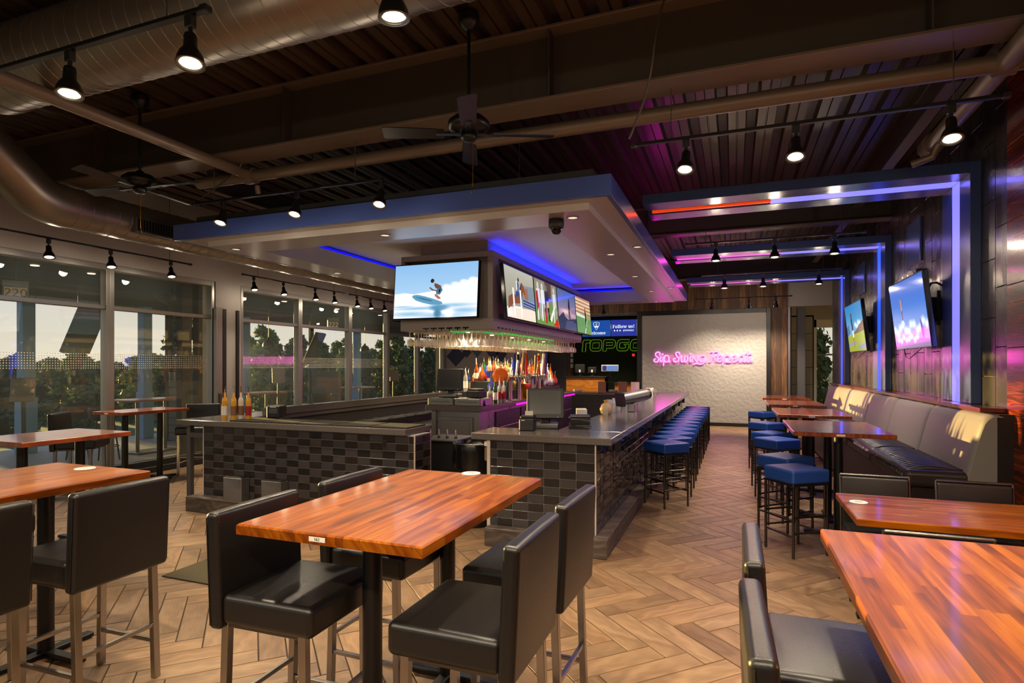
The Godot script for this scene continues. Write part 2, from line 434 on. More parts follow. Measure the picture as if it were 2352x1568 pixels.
func _ready() -> void:
	rng.seed = 20240611
	# ---------- camera: a level camera with its lens shifted upwards
	var cam := Camera3D.new()
	cam.name = "camera"
	cam.projection = Camera3D.PROJECTION_FRUSTUM
	cam.near = 0.05; cam.far = 600.0
	cam.size = 2.0 * cam.near * 784.0 / FL
	cam.frustum_offset = Vector2(0, cam.near * (HY - 784.0) / FL)
	cam.position = EYE
	cam.rotation.y = YAW
	add_child(cam)
	cam.current = true
	# ---------- sky, sun, exposure
	var env := Environment.new()
	var sky := Sky.new()
	var sm := ProceduralSkyMaterial.new()
	sm.sky_top_color = Color(0.50, 0.62, 0.78)
	sm.sky_horizon_color = Color(0.97, 0.93, 0.83)
	sm.sky_curve = 0.22
	sm.ground_bottom_color = Color(0.20, 0.22, 0.16)
	sm.ground_horizon_color = Color(0.55, 0.55, 0.46)
	sm.sky_energy_multiplier = 0.95
	sky.sky_material = sm
	env.background_mode = Environment.BG_SKY
	env.sky = sky
	env.background_energy_multiplier = 1.0
	env.tonemap_mode = Environment.TONE_MAPPER_LINEAR
	env.tonemap_exposure = 1.05
	env.sdfgi_enabled = true; env.ssao_enabled = true; env.ssil_enabled = true
	var we := WorldEnvironment.new()
	we.name = "world"
	we.environment = env
	add_child(we)
	var sun := DirectionalLight3D.new()
	sun.name = "sun"
	sun.light_color = Color(1.0, 0.84, 0.50)
	sun.light_energy = 5.0
	sun.light_angular_distance = 0.6
	sun.shadow_enabled = true
	sun.sky_mode = DirectionalLight3D.SKY_MODE_LIGHT_ONLY
	sun.basis = Basis.looking_at(Vector3(0.966, -0.056, 0.26).normalized(), Vector3.UP)
	add_child(sun)
	make_materials()
	build_shell()
	build_windows()
	build_ceiling()
	build_canopy()
	build_portals()
	build_right_wall()
	build_back()
	build_outdoors()
	build_bar()
	build_seating()
	build_tables()
	build_bar_items()
	build_bulkhead()
	build_lamps()

func spot(parent: Node, at: Vector3, aim: Vector3, e: float, ang := 48.0, col := Color(1.0, 0.915, 0.79), soft := 0.04) -> void:
	var l := SpotLight3D.new()
	l.name = "lamp_light"
	l.light_color = col; l.light_energy = e; l.spot_range = 30.0; l.spot_attenuation = 2.0
	l.spot_angle = ang; l.spot_angle_attenuation = 0.7; l.light_size = soft; l.shadow_enabled = true
	l.position = at
	l.basis = Basis.looking_at(aim.normalized(), Vector3.UP if absf(aim.normalized().y) < 0.98 else Vector3.BACK)
	parent.add_child(l, true)
func spill(parent: Node, at: Vector3, e: float, col := Color(1.0, 0.915, 0.79)) -> void:
	var l := OmniLight3D.new()
	l.name = "lamp_spill"
	l.light_color = col; l.light_energy = e; l.omni_range = 30.0; l.omni_attenuation = 2.0; l.light_size = 0.05; l.shadow_enabled = true
	l.position = at
	parent.add_child(l, true)
func area(parent: Node, at: Vector3, aim: Vector3, size: Vector2, e: float, col: Color) -> void:
	var l := AreaLight3D.new()
	l.name = "strip_light"
	l.light_color = col; l.light_energy = e; l.area_size = size; l.area_range = 30.0; l.area_attenuation = 2.0
	l.shadow_enabled = true
	l.position = at
	l.basis = Basis.looking_at(aim.normalized(), Vector3.UP if absf(aim.normalized().y) < 0.98 else Vector3.BACK)
	parent.add_child(l, true)

# ================= the room =================
const WL := -8.7     # inner face of the window wall
const WR := 2.25     # inner face of the right wall
const ZF := 3.2      # unseen wall behind the camera
const ZB := -19.0    # far wall
const DECK := 4.45

func build_shell() -> void:
	# floor: a joint bed with herringbone planks lying on it
	var fl := setting("floor", g().span(Vector3(WL - 0.2, -0.15, ZF + 0.2), Vector3(6.0, -0.006, -22.0)), M.floor_joint)
	var L := 0.62; var W := 0.155; var gap := 0.005
	var cells := []
	var dirs := [Vector2(0.70711, 0.70711), Vector2(-0.70711, 0.70711)]
	# herringbone: lay planks in an unrotated frame, then turn by 45 degrees
	var k := int(L / W)  # 6
	var u := W
	for i in range(-40, 60):
		for j in range(-110, 150):
			var a := j + i * 2 * k
			var hx := a * u; var hy := j * u
			cells.append([Vector2(hx + L * 0.5, hy + W * 0.5), 0])
			cells.append([Vector2(hx - W * 0.5, hy + L * 0.5), 1])
	var found := []
	for cq in cells:
		var p: Vector2 = cq[0]
		var w := Vector2(p.x * dirs[0].x + p.y * dirs[1].x, p.x * dirs[0].y + p.y * dirs[1].y)
		w = Vector2(-w.y, w.x) + Vector2(-3.0, -7.0)
		if w.x < WL - 0.3 or w.x > 5.0 or w.y > 1.2 or w.y < -20.3: continue
		found.append([w, cq[1], Vector2(w.x, w.y).length()])
	# the ones that show largest: nearest to where the camera looks, in front of it
	for f in found:
		var d := Vector3(f[0].x, 0, f[0].y)
		var fw := d.dot(Vector3(-sin(YAW), 0, -cos(YAW))); var rt := d.dot(Vector3(cos(YAW), 0, -sin(YAW)))
		var seen := fw > 2.2 and absf(rt) < fw * 0.95
		f.append(fw if seen else 100.0 + f[2])
	found.sort_custom(func(p, q): return p[3] < q[3])
	var variants := []
	for vv in 24:
		var b := g()
		b.colored = true
		_plank(b, L - gap, W - gap, rng.randf(), rng.randi() % 8)
		variants.append(b.mesh())
	var rest := g()
	rest.colored = true
	for n in found.size():
		var f: Array = found[n]
		var ang := -(3 * PI / 4 if f[1] == 0 else PI / 4)
		if n < 300:
			var o := part(fl, "plank", variants[rng.randi() % 24], M.plank)
			o.position = Vector3(f[0].x, 0, f[0].y)
			o.rotation.y = ang
		else:
			rest.xf = Transform3D(Basis(Vector3.UP, ang), Vector3(f[0].x, 0, f[0].y))
			_plank(rest, L - gap, W - gap, rng.randf(), rng.randi() % 8)
	part(fl, "far_planks", rest, M.plank).set_meta("kind", "stuff")
	# ceiling slab over the folded deck
	setting("ceiling", g().span(Vector3(WL - 0.3, DECK + 0.08, ZF + 0.3), Vector3(6.2, DECK + 0.3, -22.2)), M.steel_paint)
	# wall with the windows: header, piers
	var wl := g()
	wl.span(Vector3(WL - 0.30, 3.22, ZF + 0.3), Vector3(WL, DECK + 0.1, ZB))
	wl.span(Vector3(WL - 0.30, 0.0, -7.86), Vector3(WL + 0.02, 3.22, -8.42))
	wl.span(Vector3(WL - 0.30, 0.0, ZF + 0.3), Vector3(WL, 3.22, 1.7))
	wl.span(Vector3(WL - 0.30, 0.0, -16.7), Vector3(WL, 3.22, ZB))
	setting("wall_left", wl, M.wall_grey)
	# unseen wall behind the camera, glazed to let sky light onto the canopy front
	var wf := g()
	wf.span(Vector3(WL - 0.3, 3.5, ZF), Vector3(WR + 0.3, DECK + 0.1, ZF + 0.3))
	wf.span(Vector3(WL - 0.3, 0, ZF), Vector3(WL + 0.5, 3.5, ZF + 0.3))
	wf.span(Vector3(WR - 0.4, 0, ZF), Vector3(WR + 0.3, 3.5, ZF + 0.3))
	setting("wall_front_unseen", wf, M.wall_grey)
	for i in 5:
		window_count += 1
		var unseen_window := setting_root("window_%d" % window_count)  # unseen window, lets in sky light from behind the camera
		var xa := WL + 0.5 + i * (WR - 0.9 - WL) / 5.0; var xb := WL + 0.5 + (i + 1) * (WR - 0.9 - WL) / 5.0
		part(unseen_window, "mullion", g().span(Vector3(xa, 0, ZF + 0.08), Vector3(xa + 0.06, 3.5, ZF + 0.2), 0.005), M.alu)
		part(unseen_window, "mullion", g().span(Vector3(xb - 0.06, 0, ZF + 0.08), Vector3(xb, 3.5, ZF + 0.2), 0.005), M.alu)
		part(unseen_window, "transom", g().span(Vector3(xa + 0.06, 2.4, ZF + 0.1), Vector3(xb - 0.06, 2.46, ZF + 0.18), 0.005), M.alu)
		part(unseen_window, "pane", g().quadz(xa + 0.06, xb - 0.06, 0.0, 3.5, ZF + 0.14), M.pane)
	setting("wall_back", g().span(Vector3(WL - 0.3, 0, ZB - 0.3), Vector3(1.6, DECK + 0.1, ZB)), M.wall_grey)
	setting("baseboard_left", g().span(Vector3(WL + 0.001, 0, 1.7), Vector3(WL + 0.05, 0.10, -16.7), 0.004), M.dark_grey)

func _plank(b: G, l: float, w: float, off: float, row: int) -> void:
	var tone := 0.66 + 0.42 * rng.randf()
	var warm := rng.randf() * 0.06
	b.tint = Color(tone, tone * (1.0 - warm), tone * (1.0 - 2.0 * warm))
	var y := 0.0; var c := 0.0025
	var x0 := -l * 0.5; var z0 := -w * 0.5
	var v0 := row / 8.0 + 0.01; var v1 := v0 + 0.1
	var u0 := off; var u1 := off + 0.62
	var A := Vector3(x0 + c, y, -z0 - c); var B := Vector3(-x0 - c, y, -z0 - c); var C := Vector3(-x0 - c, y, z0 + c); var D := Vector3(x0 + c, y, z0 + c)
	var n := Vector3.UP
	b.tri(A, B, C, n, n, n, Vector2(u0, v1), Vector2(u1, v1), Vector2(u1, v0))
	b.tri(A, C, D, n, n, n, Vector2(u0, v1), Vector2(u1, v0), Vector2(u0, v0))
	var A2 := Vector3(x0, y - 0.006, -z0); var B2 := Vector3(-x0, y - 0.006, -z0); var C2 := Vector3(-x0, y - 0.006, z0); var D2 := Vector3(x0, y - 0.006, z0)
	for q in [[A2, B2, B, A], [B2, C2, C, B], [C2, D2, D, C], [D2, A2, A, D]]:
		var e: Vector2 = Vector2(u0, v0)
		b.tri(q[0], q[1], q[2], Vector3.ZERO, Vector3.ZERO, Vector3.ZERO, e, e, e); b.tri(q[0], q[2], q[3], Vector3.ZERO, Vector3.ZERO, Vector3.ZERO, e, e, e)

func build_windows() -> void:
	var za := [1.7, -0.15, -2.1, -4.05, -5.98, -7.84]  # nearest spans are out of view, continued to let in daylight
	var zb := [-8.44, -10.06, -11.81, -13.47, -15.1, -16.7]
	for zs in [za, zb]:
		for i in zs.size() - 1:
			_window(zs[i], zs[i + 1], zs[i] < -2.5 and zs[i] > -13.0)
	# stainless door jamb and black felt strips on the pier between the two runs of glass
	var jb := setting("trim_1", g().span(Vector3(WL + 0.025, 0, -7.80), Vector3(WL + 0.11, 2.75, -7.93), 0.008), M.alu)
	part(jb, "lock", g().span(Vector3(WL + 0.11, 1.03, -7.84), Vector3(WL + 0.125, 1.22, -7.90), 0.004), M.dark_chrome)
	setting("trim_2", g().span(Vector3(WL + 0.025, 0, -7.98), Vector3(WL + 0.06, 2.74, -8.06), 0.004), M.black_plastic)
	setting("trim_3", g().span(Vector3(WL + 0.025, 0, -8.30), Vector3(WL + 0.06, 2.74, -8.36), 0.004), M.black_plastic)

var window_count := 0
func _window(z0: float, z1: float, dots: bool) -> void:
	window_count += 1
	var w := setting_root("window_%d" % window_count)
	var x := WL - 0.06
	var fr := 0.06
	part(w, "mullion", g().span(Vector3(x - 0.07, 0.0, z0), Vector3(x + 0.07, 3.22, z0 - fr), 0.006), M.alu)
	part(w, "mullion", g().span(Vector3(x - 0.07, 0.0, z1 + fr), Vector3(x + 0.07, 3.22, z1), 0.006), M.alu)
	part(w, "head", g().span(Vector3(x - 0.07, 3.13, z0 - fr), Vector3(x + 0.07, 3.22, z1 + fr), 0.006), M.alu)
	part(w, "transom", g().span(Vector3(x - 0.05, 2.545, z0 - fr), Vector3(x + 0.05, 2.61, z1 + fr), 0.006), M.alu)
	part(w, "sill", g().span(Vector3(x - 0.07, 0.0, z0 - fr), Vector3(x + 0.07, 0.20, z1 + fr), 0.006), M.dark_grey)
	part(w, "pane", g().quad_x(x, 2.61, 3.13, z0 - fr, z1 + fr), M.pane)
	var lo := part(w, "pane", g().quad_x(x, 0.20, 2.545, z0 - fr, z1 + fr), M.pane)
	if dots:
		var b := g()
		var z := z0 - fr - 0.03
		while z > z1 + fr + 0.02:
			for r in 7:
				var o := Vector3(x + 0.004, 1.675 + r * 0.034, z)
				for s in 6:
					var a0 := TAU * s / 6; var a1 := TAU * (s + 1) / 6
					b.tri(o, o + Vector3(0, sin(a0), -cos(a0)) * 0.0075, o + Vector3(0, sin(a1), -cos(a1)) * 0.0075)
			z -= 0.034
		part(lo, "dot_pattern", b, M.label_white).set_meta("kind", "stuff")

# ================= overhead =================
func build_ceiling() -> void:
	# folded steel deck, ribs along z
	var pr := PackedVector2Array()
	var x := WL
	var P := 0.305
	var prof := [[0.0, 0.09], [0.085, 0.09], [0.105, 0.0], [0.185, 0.0], [0.19, 0.02], [0.20, 0.02], [0.205, 0.0], [0.285, 0.0]]
	while x < 5.6:
		for q in prof: pr.append(Vector2(x + q[0], DECK + q[1]))
		x += P
	var b := g()
	for i in pr.size() - 1:
		var p := pr[i]; var q := pr[i + 1]
		b.quad(Vector3(p.x, p.y, -21.5), Vector3(q.x, q.y, -21.5), Vector3(q.x, q.y, ZF), Vector3(p.x, p.y, ZF))
	setting("ceiling_deck", b, M.deck_paint)
	# I-beams across the room
	for q in [[-4.62, 3.85, 0.15, "deep dark steel beam crossing the ceiling over the fans"], [-10.4, 3.95, 0.12, "dark steel beam crossing the ceiling above the canopy"], [-15.8, 3.95, 0.12, "dark steel beam crossing the ceiling near the neon wall"], [0.9, 3.85, 0.15, "dark steel beam crossing the ceiling by the unseen front wall"]]:
		var t := thing("steel_beam", q[3], "beam", Vector3(-3.2, q[1], q[0]))
		var hl := 5.45
		var tf: float = DECK - 0.002 - q[1]
		part(t, "bottom_flange", g().span(Vector3(-hl, 0, -q[2]), Vector3(hl, 0.024, q[2]), 0.003), M.pipe_paint)
		part(t, "top_flange", g().span(Vector3(-hl, tf - 0.024, -q[2]), Vector3(hl, tf, q[2]), 0.003), M.pipe_paint)
		part(t, "web", g().span(Vector3(-hl, 0.024, -0.009), Vector3(hl, tf - 0.024, 0.009)), M.steel_paint)
		for xs in [-3.6, -0.9, 1.8, 4.4]:
			part(t, "stiffener_plate", g().span(Vector3(xs, 0.024, 0.009), Vector3(xs + 0.012, tf - 0.024, q[2] - 0.02)), M.steel_paint)
	# beams along z carried by them
	for q in [[-6.9, 4.17], [4.4 - 2.6, 4.17]]:
		var t := thing("roof_joist", "dark steel joist running along the ceiling on the %s side" % ["window" if q[0] < -3 else "banquette"], "beam", Vector3(q[0], q[1], -8.2))
		part(t, "flange", g().span(Vector3(-0.06, 0, -7.3), Vector3(0.06, 0.014, 2.1)), M.pipe_paint)
		part(t, "web", g().span(Vector3(-0.006, 0.014, -7.3), Vector3(0.006, 0.276, 2.1)), M.steel_paint)
	# sprinkler pipes
	var sp := thing("sprinkler_main", "thick brown sprinkler pipe running under the deep beam", "pipe")
	part(sp, "pipe", g().rod(Vector3(WL + 3.0, 3.78, -4.93), Vector3(1.95, 3.78, -4.93), 0.062, 16), M.pipe_paint)
	for xx in [-4.93, 1.74]:
		part(sp, "coupling", g().rod(Vector3(xx - 0.06, 3.78, -4.93), Vector3(xx + 0.06, 3.78, -4.93), 0.085, 16), M.pipe_paint)
	for xx in [-2.6, 0.2]:
		part(sp, "hanger", g().rod(Vector3(xx, 3.84, -4.93), Vector3(xx, DECK, -4.93), 0.006, 6), M.conduit)
	var s2 := thing("sprinkler_branch", "brown sprinkler pipe running along the left side overhead", "pipe")
	part(s2, "pipe", g().rod(Vector3(-4.93, 3.78, -4.98), Vector3(-4.93, 3.78, 2.6), 0.055, 14), M.pipe_paint)
	part(s2, "elbow", g().tube([Vector3(-4.93, 3.70, -5.02), Vector3(-4.93, 3.66, -5.02), Vector3(-4.93, 3.60, -5.04)], 0.03, 10), M.pipe_paint)
	var s3 := thing("sprinkler_branch", "brown sprinkler pipe running along the right wall overhead", "pipe")
	part(s3, "pipe", g().rod(Vector3(1.74, 3.78, 1.5), Vector3(1.74, 3.78, -6.55), 0.075, 14), M.pipe_paint)
	part(s3, "end_cap", g().rod(Vector3(1.74, 3.78, -6.45), Vector3(1.74, 3.78, -6.62), 0.095, 14), M.pipe_paint)
	part(s3, "drop_pipe", g().tube([Vector3(1.74, 3.72, -6.3), Vector3(1.70, 3.62, -6.35), Vector3(1.55, 3.58, -6.4)], 0.035, 10), M.pipe_paint)
	solo("conduit_pipe", g().rod(Vector3(-6.2, 4.30, -3.75), Vector3(-2.0, 4.30, -3.75), 0.013, 8), M.conduit, "thin conduit pipe running between the two fan mounts", "pipe")
	var flex := []
	for i in 17:
		var k := i / 16.0
		flex.append(Vector3(-0.62 - 0.16 * pow(k, 3.0) - 0.03 * sin(k * 6.0) + 0.2 * (1 - k), lerpf(DECK, 3.5, k), -4.30 - 0.33 * pow(k, 4.0)))
	solo("flexible_conduit", g().tube(flex, 0.009, 7), M.conduit, "ribbed flexible conduit hanging down to the right-hand track", "conduit")
	var flex2 := []
	for i in 15:
		var k := i / 14.0
		flex2.append(Vector3(-4.88 - 0.45 * k * k + 0.05 * sin(k * 5), lerpf(3.95, 3.49, k), -4.75 + 0.10 * k))
	solo("flexible_conduit", g().tube(flex2, 0.009, 7), M.conduit, "pale cable drooping from the pipe joint to the window side track", "conduit")
	_big_duct()
	_wall_duct()
	_fan(Vector3(-1.92, 3.5, -4.10), 0.42, "black four-blade ceiling fan hanging in front of the canopy", 8.0)
	_fan(Vector3(-5.60, 3.5, -4.15), 0.10, "black four-blade ceiling fan nearer the windows", 0.0)

func _big_duct() -> void:
	var t := thing("spiral_duct", "large round spiral duct crossing overhead above the front track", "duct", Vector3(0, 4.125, -2.99))
	var r := 0.30
	part(t, "pipe", g().rod(Vector3(-5.6, 0, 0), Vector3(2.2, 0, 0), r, 48), M.duct)
	var k := 0
	var x := -5.5
	while x < 2.1:
		var pts := []
		for i in 25:
			var a := TAU * i / 24
			pts.append(Vector3(x + 0.12 * i / 24.0, cos(a) * (r + 0.001), sin(a) * (r + 0.001)))
		part(t, "seam", g().tube(pts, 0.004, 5, false), M.duct)
		x += 0.12
		k += 1
	part(t, "collar", g().rod(Vector3(-1.95, 0, 0), Vector3(-1.85, 0, 0), r + 0.012, 40), M.duct)
	part(t, "collar", g().rod(Vector3(-5.75, 0, 0), Vector3(-5.6, 0, 0), r + 0.012, 40), M.duct)

func _wall_duct() -> void:
	var t := thing("spiral_duct", "round spiral duct with grilles running above the windows", "duct", Vector3(-7.35, 3.575, -8.0))
	var r := 0.24
	part(t, "pipe", g().rod(Vector3(0, 0, 3.55), Vector3(0, 0, -7.2), r, 32), M.duct)
	var el := [Vector3(0, 0, 3.5)]
	for i in 9:
		var a := 0.72 * i / 8.0
		el.append(Vector3(0, 0.5 * (1 - cos(a)), 3.55 + 0.5 * sin(a)))
	el.append(el[9] + Vector3(0, 0.48, 0.56))
	part(t, "elbow", g().tube(el, r + 0.008, 32), M.duct)
	var z := 3.45
	while z > -7.1:
		part(t, "seam", g().tube(_circle_z(Vector3(0, 0, z), r + 0.001, 20), 0.0045, 5, false, -1.0, true), M.duct)
		z -= 0.155
	for zz in [2.55, -0.6, -3.7]:
		var gr := part(t, "grille", g().span(Vector3(r - 0.05, -0.17, zz - 0.26), Vector3(r + 0.055, 0.02, zz + 0.26), 0.006), M.mid_grey, "rectangular supply grille with fins")
		for i in 13:
			part(gr, "fin", g().span(Vector3(r + 0.055, -0.15, zz - 0.235 + i * 0.039), Vector3(r + 0.066, 0.0, zz - 0.215 + i * 0.039)), M.black_metal)
func _circle_z(o: Vector3, r: float, n: int) -> Array:
	var a := []
	for i in n: a.append(o + Vector3(cos(TAU * i / n) * r, sin(TAU * i / n) * r, 0))
	return a

func _fan(at: Vector3, turn: float, label: String, tilt: float) -> void:
	var t := thing("ceiling_fan", label, "ceiling fan", at, turn)
	part(t, "mount", g().lathe([Vector2(0.0, 0.94), Vector2(0.075, 0.94), Vector2(0.085, 0.90), Vector2(0.07, 0.885), Vector2(0.085, 0.87), Vector2(0.065, 0.84), Vector2(0.03, 0.80), Vector2(0.0, 0.80)], 20), M.black_metal)
	part(t, "down_rod", g().rod(Vector3(0, 0.10, 0), Vector3(0, 0.82, 0), 0.014, 10), M.black_metal)
	part(t, "motor_housing", g().lathe([Vector2(0.0, 0.17), Vector2(0.03, 0.17), Vector2(0.05, 0.14), Vector2(0.12, 0.125), Vector2(0.16, 0.09), Vector2(0.165, 0.055), Vector2(0.145, 0.025), Vector2(0.09, 0.01), Vector2(0.0, 0.01)], 28), M.black_metal)
	part(t, "switch_housing", g().lathe([Vector2(0.0, 0.012), Vector2(0.06, 0.012), Vector2(0.062, -0.03), Vector2(0.045, -0.055), Vector2(0.0, -0.06)], 20), M.black_metal)
	for i in 4:
		var bl := part(t, "blade", _blade(i, 13.0), M.black_plastic)
		var ir := g()
		ir.xf = Transform3D(Basis(Vector3.UP, TAU * i / 4), Vector3.ZERO)
		ir.bar(Vector3(0.07, 0.0, 0), Vector3(0.25, -0.004, 0), 0.045, 0.012)
		part(bl, "blade_iron", ir, M.black_metal)
	part(t, "pull_chain", g().rod(Vector3(0.03, -0.05, 0.02), Vector3(0.03, -0.42, 0.02), 0.003, 6), M.gold)
	part(t, "pull", g().lathe([Vector2(0.0, 0.03), Vector2(0.008, 0.02), Vector2(0.011, -0.02), Vector2(0.0, -0.025)], 10, Vector3(0.03, -0.44, 0.02)), M.end_wood)
func _blade(i: int, pitch: float) -> G:
	var b := g()
	# outline lies in xz, pitched about its own length
	b.xf = Transform3D(Basis(Vector3.UP, TAU * i / 4), Vector3.ZERO) * Transform3D(Basis(Vector3.RIGHT, deg_to_rad(pitch - 90.0)), Vector3(0, -0.004, 0))
	b.poly(PackedVector2Array([Vector2(0.19, -0.055), Vector2(0.30, -0.062), Vector2(0.645, -0.07), Vector2(0.66, -0.06), Vector2(0.66, 0.06), Vector2(0.645, 0.07), Vector2(0.30, 0.062), Vector2(0.19, 0.055)]), 0.007)
	return b

# ================= canopy over the bar =================
const CX0 := -6.25
const CX1 := -1.0
const CZ0 := -5.05
const CZ1 := -13.9
func ring(a: Rect2, b: Rect2, y0: float, y1: float) -> Array: # four slabs between an outer and an inner rectangle (x, z)
	var o := []
	o.append(g().span(Vector3(a.position.x, y0, a.end.y), Vector3(a.end.x, y1, b.end.y)))
	o.append(g().span(Vector3(a.position.x, y0, a.position.y), Vector3(a.end.x, y1, b.position.y)))
	o.append(g().span(Vector3(a.position.x, y0, b.position.y), Vector3(b.position.x, y1, b.end.y)))
	o.append(g().span(Vector3(b.end.x, y0, b.position.y), Vector3(a.end.x, y1, b.end.y)))
	return o
func build_canopy() -> void:
	var t := thing("bar_canopy", "suspended rectangular canopy with blue fascia and white coffer over the bar", "canopy")
	var th := 0.05
	part(t, "fascia", g().span(Vector3(CX0, 3.2, CZ0), Vector3(CX1, 3.385, CZ0 - th), 0.003), M.fascia_blue)
	part(t, "fascia", g().span(Vector3(CX0, 3.2, CZ1 + th), Vector3(CX1, 3.385, CZ1), 0.003), M.fascia_blue)
	part(t, "fascia", g().span(Vector3(CX0, 3.2, CZ0 - th), Vector3(CX0 + th, 3.385, CZ1 + th), 0.003), M.fascia_blue)
	part(t, "fascia", g().span(Vector3(CX1 - th, 3.2, CZ0 - th), Vector3(CX1, 3.385, CZ1 + th), 0.003), M.fascia_blue)
	var outer := Rect2(CX0 + th, CZ1 + th, CX1 - CX0 - 2 * th, CZ0 - CZ1 - 2 * th)
	var tier := Rect2(-5.90, -13.42, 4.66, 8.19)
	var inner := Rect2(-5.49, -12.95, 3.75, 7.25)
	for b in ring(outer, tier, 3.202, 3.22): part(t, "outer_soffit", b, M.soffit)
	for b in ring(tier, inner, 3.135, 3.40): part(t, "inner_soffit", b, M.soffit)
	part(t, "coffer_ceiling", g().span(Vector3(-5.95, 3.45, -13.45), Vector3(-1.2, 3.47, -5.15)), M.coffer_white)
	part(t, "roof_board", g().span(Vector3(CX0 + th, 3.36, CZ0 - th), Vector3(-5.95, 3.38, CZ1 + th)), M.dark_grey)
	part(t, "roof_board", g().span(Vector3(-1.2, 3.36, CZ0 - th), Vector3(CX1 - th, 3.38, CZ1 + th)), M.dark_grey)
	for q in [[Vector3(-5.95, 3.34, -5.15), Vector3(-1.2, 3.47, -5.13)], [Vector3(-5.95, 3.34, -13.47), Vector3(-1.2, 3.47, -13.45)], [Vector3(-5.97, 3.34, -13.47), Vector3(-5.95, 3.47, -5.13)], [Vector3(-1.2, 3.34, -13.47), Vector3(-1.18, 3.47, -5.13)]]:
		part(t, "coffer_upstand", g().span(q[0], q[1]), M.dark_grey)
	# dark lining of the coffer walls, and the blue light tape at their top
	part(t, "coffer_lining", g().span(Vector3(-5.49, 3.14, -12.95), Vector3(-5.482, 3.385, -5.70)), M.soffit)
	part(t, "coffer_lining", g().span(Vector3(-5.49, 3.14, -12.95), Vector3(-1.74, 3.385, -12.942)), M.soffit)
	part(t, "light_tape", g().span(Vector3(-5.494, 3.386, -12.95), Vector3(-5.478, 3.418, -5.8)), M.led_deep_blue)
	part(t, "light_tape", g().span(Vector3(-5.4, 3.386, -12.954), Vector3(-1.76, 3.418, -12.938)), M.led_deep_blue)
	area(t, Vector3(-3.6, 3.40, -12.90), Vector3(0, 0.5, 1), Vector2(3.5, 0.02), 0.5, Color(0.05, 0.12, 1.0))
	for x in [-5.0, -3.6, -2.2]:
		for z in [-6.0, -9.5, -13.0]:
			part(t, "hanger", g().rod(Vector3(x, 3.47, z), Vector3(x, DECK, z), 0.006, 6), M.conduit)
	# recessed downlights
	var at := [[-5.69, -5.45], [-3.56, -5.45], [-1.45, -5.45], [-1.47, -7.41], [-1.47, -9.37], [-1.47, -11.33], [-5.69, -7.4], [-5.69, -9.4], [-5.69, -11.4], [-3.5, -13.2], [-1.6, -13.2]]
	for i in at.size():
		_downlight(Vector3(at[i][0], 3.135, at[i][1]), 2.4, "round recessed downlight in the inner canopy soffit")
	for z in [-7.39, -11.48]:
		_downlight(Vector3(-1.13, 3.202, z), 0.0, "small white recessed downlight in the outer canopy soffit")
	# dome camera
	var d := thing("dome_camera", "dark dome security camera under the canopy corner", "camera", Vector3(-1.62, 3.134, -5.47))
	part(d, "housing", g().lathe([Vector2(0, 0), Vector2(0.075, 0), Vector2(0.078, -0.075), Vector2(0.06, -0.09), Vector2(0.0, -0.09)], 24), M.dark_grey)
	part(d, "dome", g().lathe([Vector2(0.055, -0.09), Vector2(0.052, -0.115), Vector2(0.035, -0.14), Vector2(0.0, -0.148)], 20), M.gloss_black)

func _downlight(p: Vector3, e: float, label: String) -> void:
	var t := thing("downlight", label, "downlight", p, 0, "recessed downlights in the canopy")
	part(t, "trim_ring", g().lathe([Vector2(0.062, 0.0), Vector2(0.062, -0.006), Vector2(0.048, -0.008), Vector2(0.045, 0.0)], 24), M.alu)
	part(t, "lamp_lens", g().rod(Vector3(0, 0, 0), Vector3(0, -0.004, 0), 0.046, 20), M.downlight_lens)
	if e > 0: spot(t, Vector3(0, -0.012, 0), Vector3.DOWN, e, 40.0, Color(1.0, 0.92, 0.80))

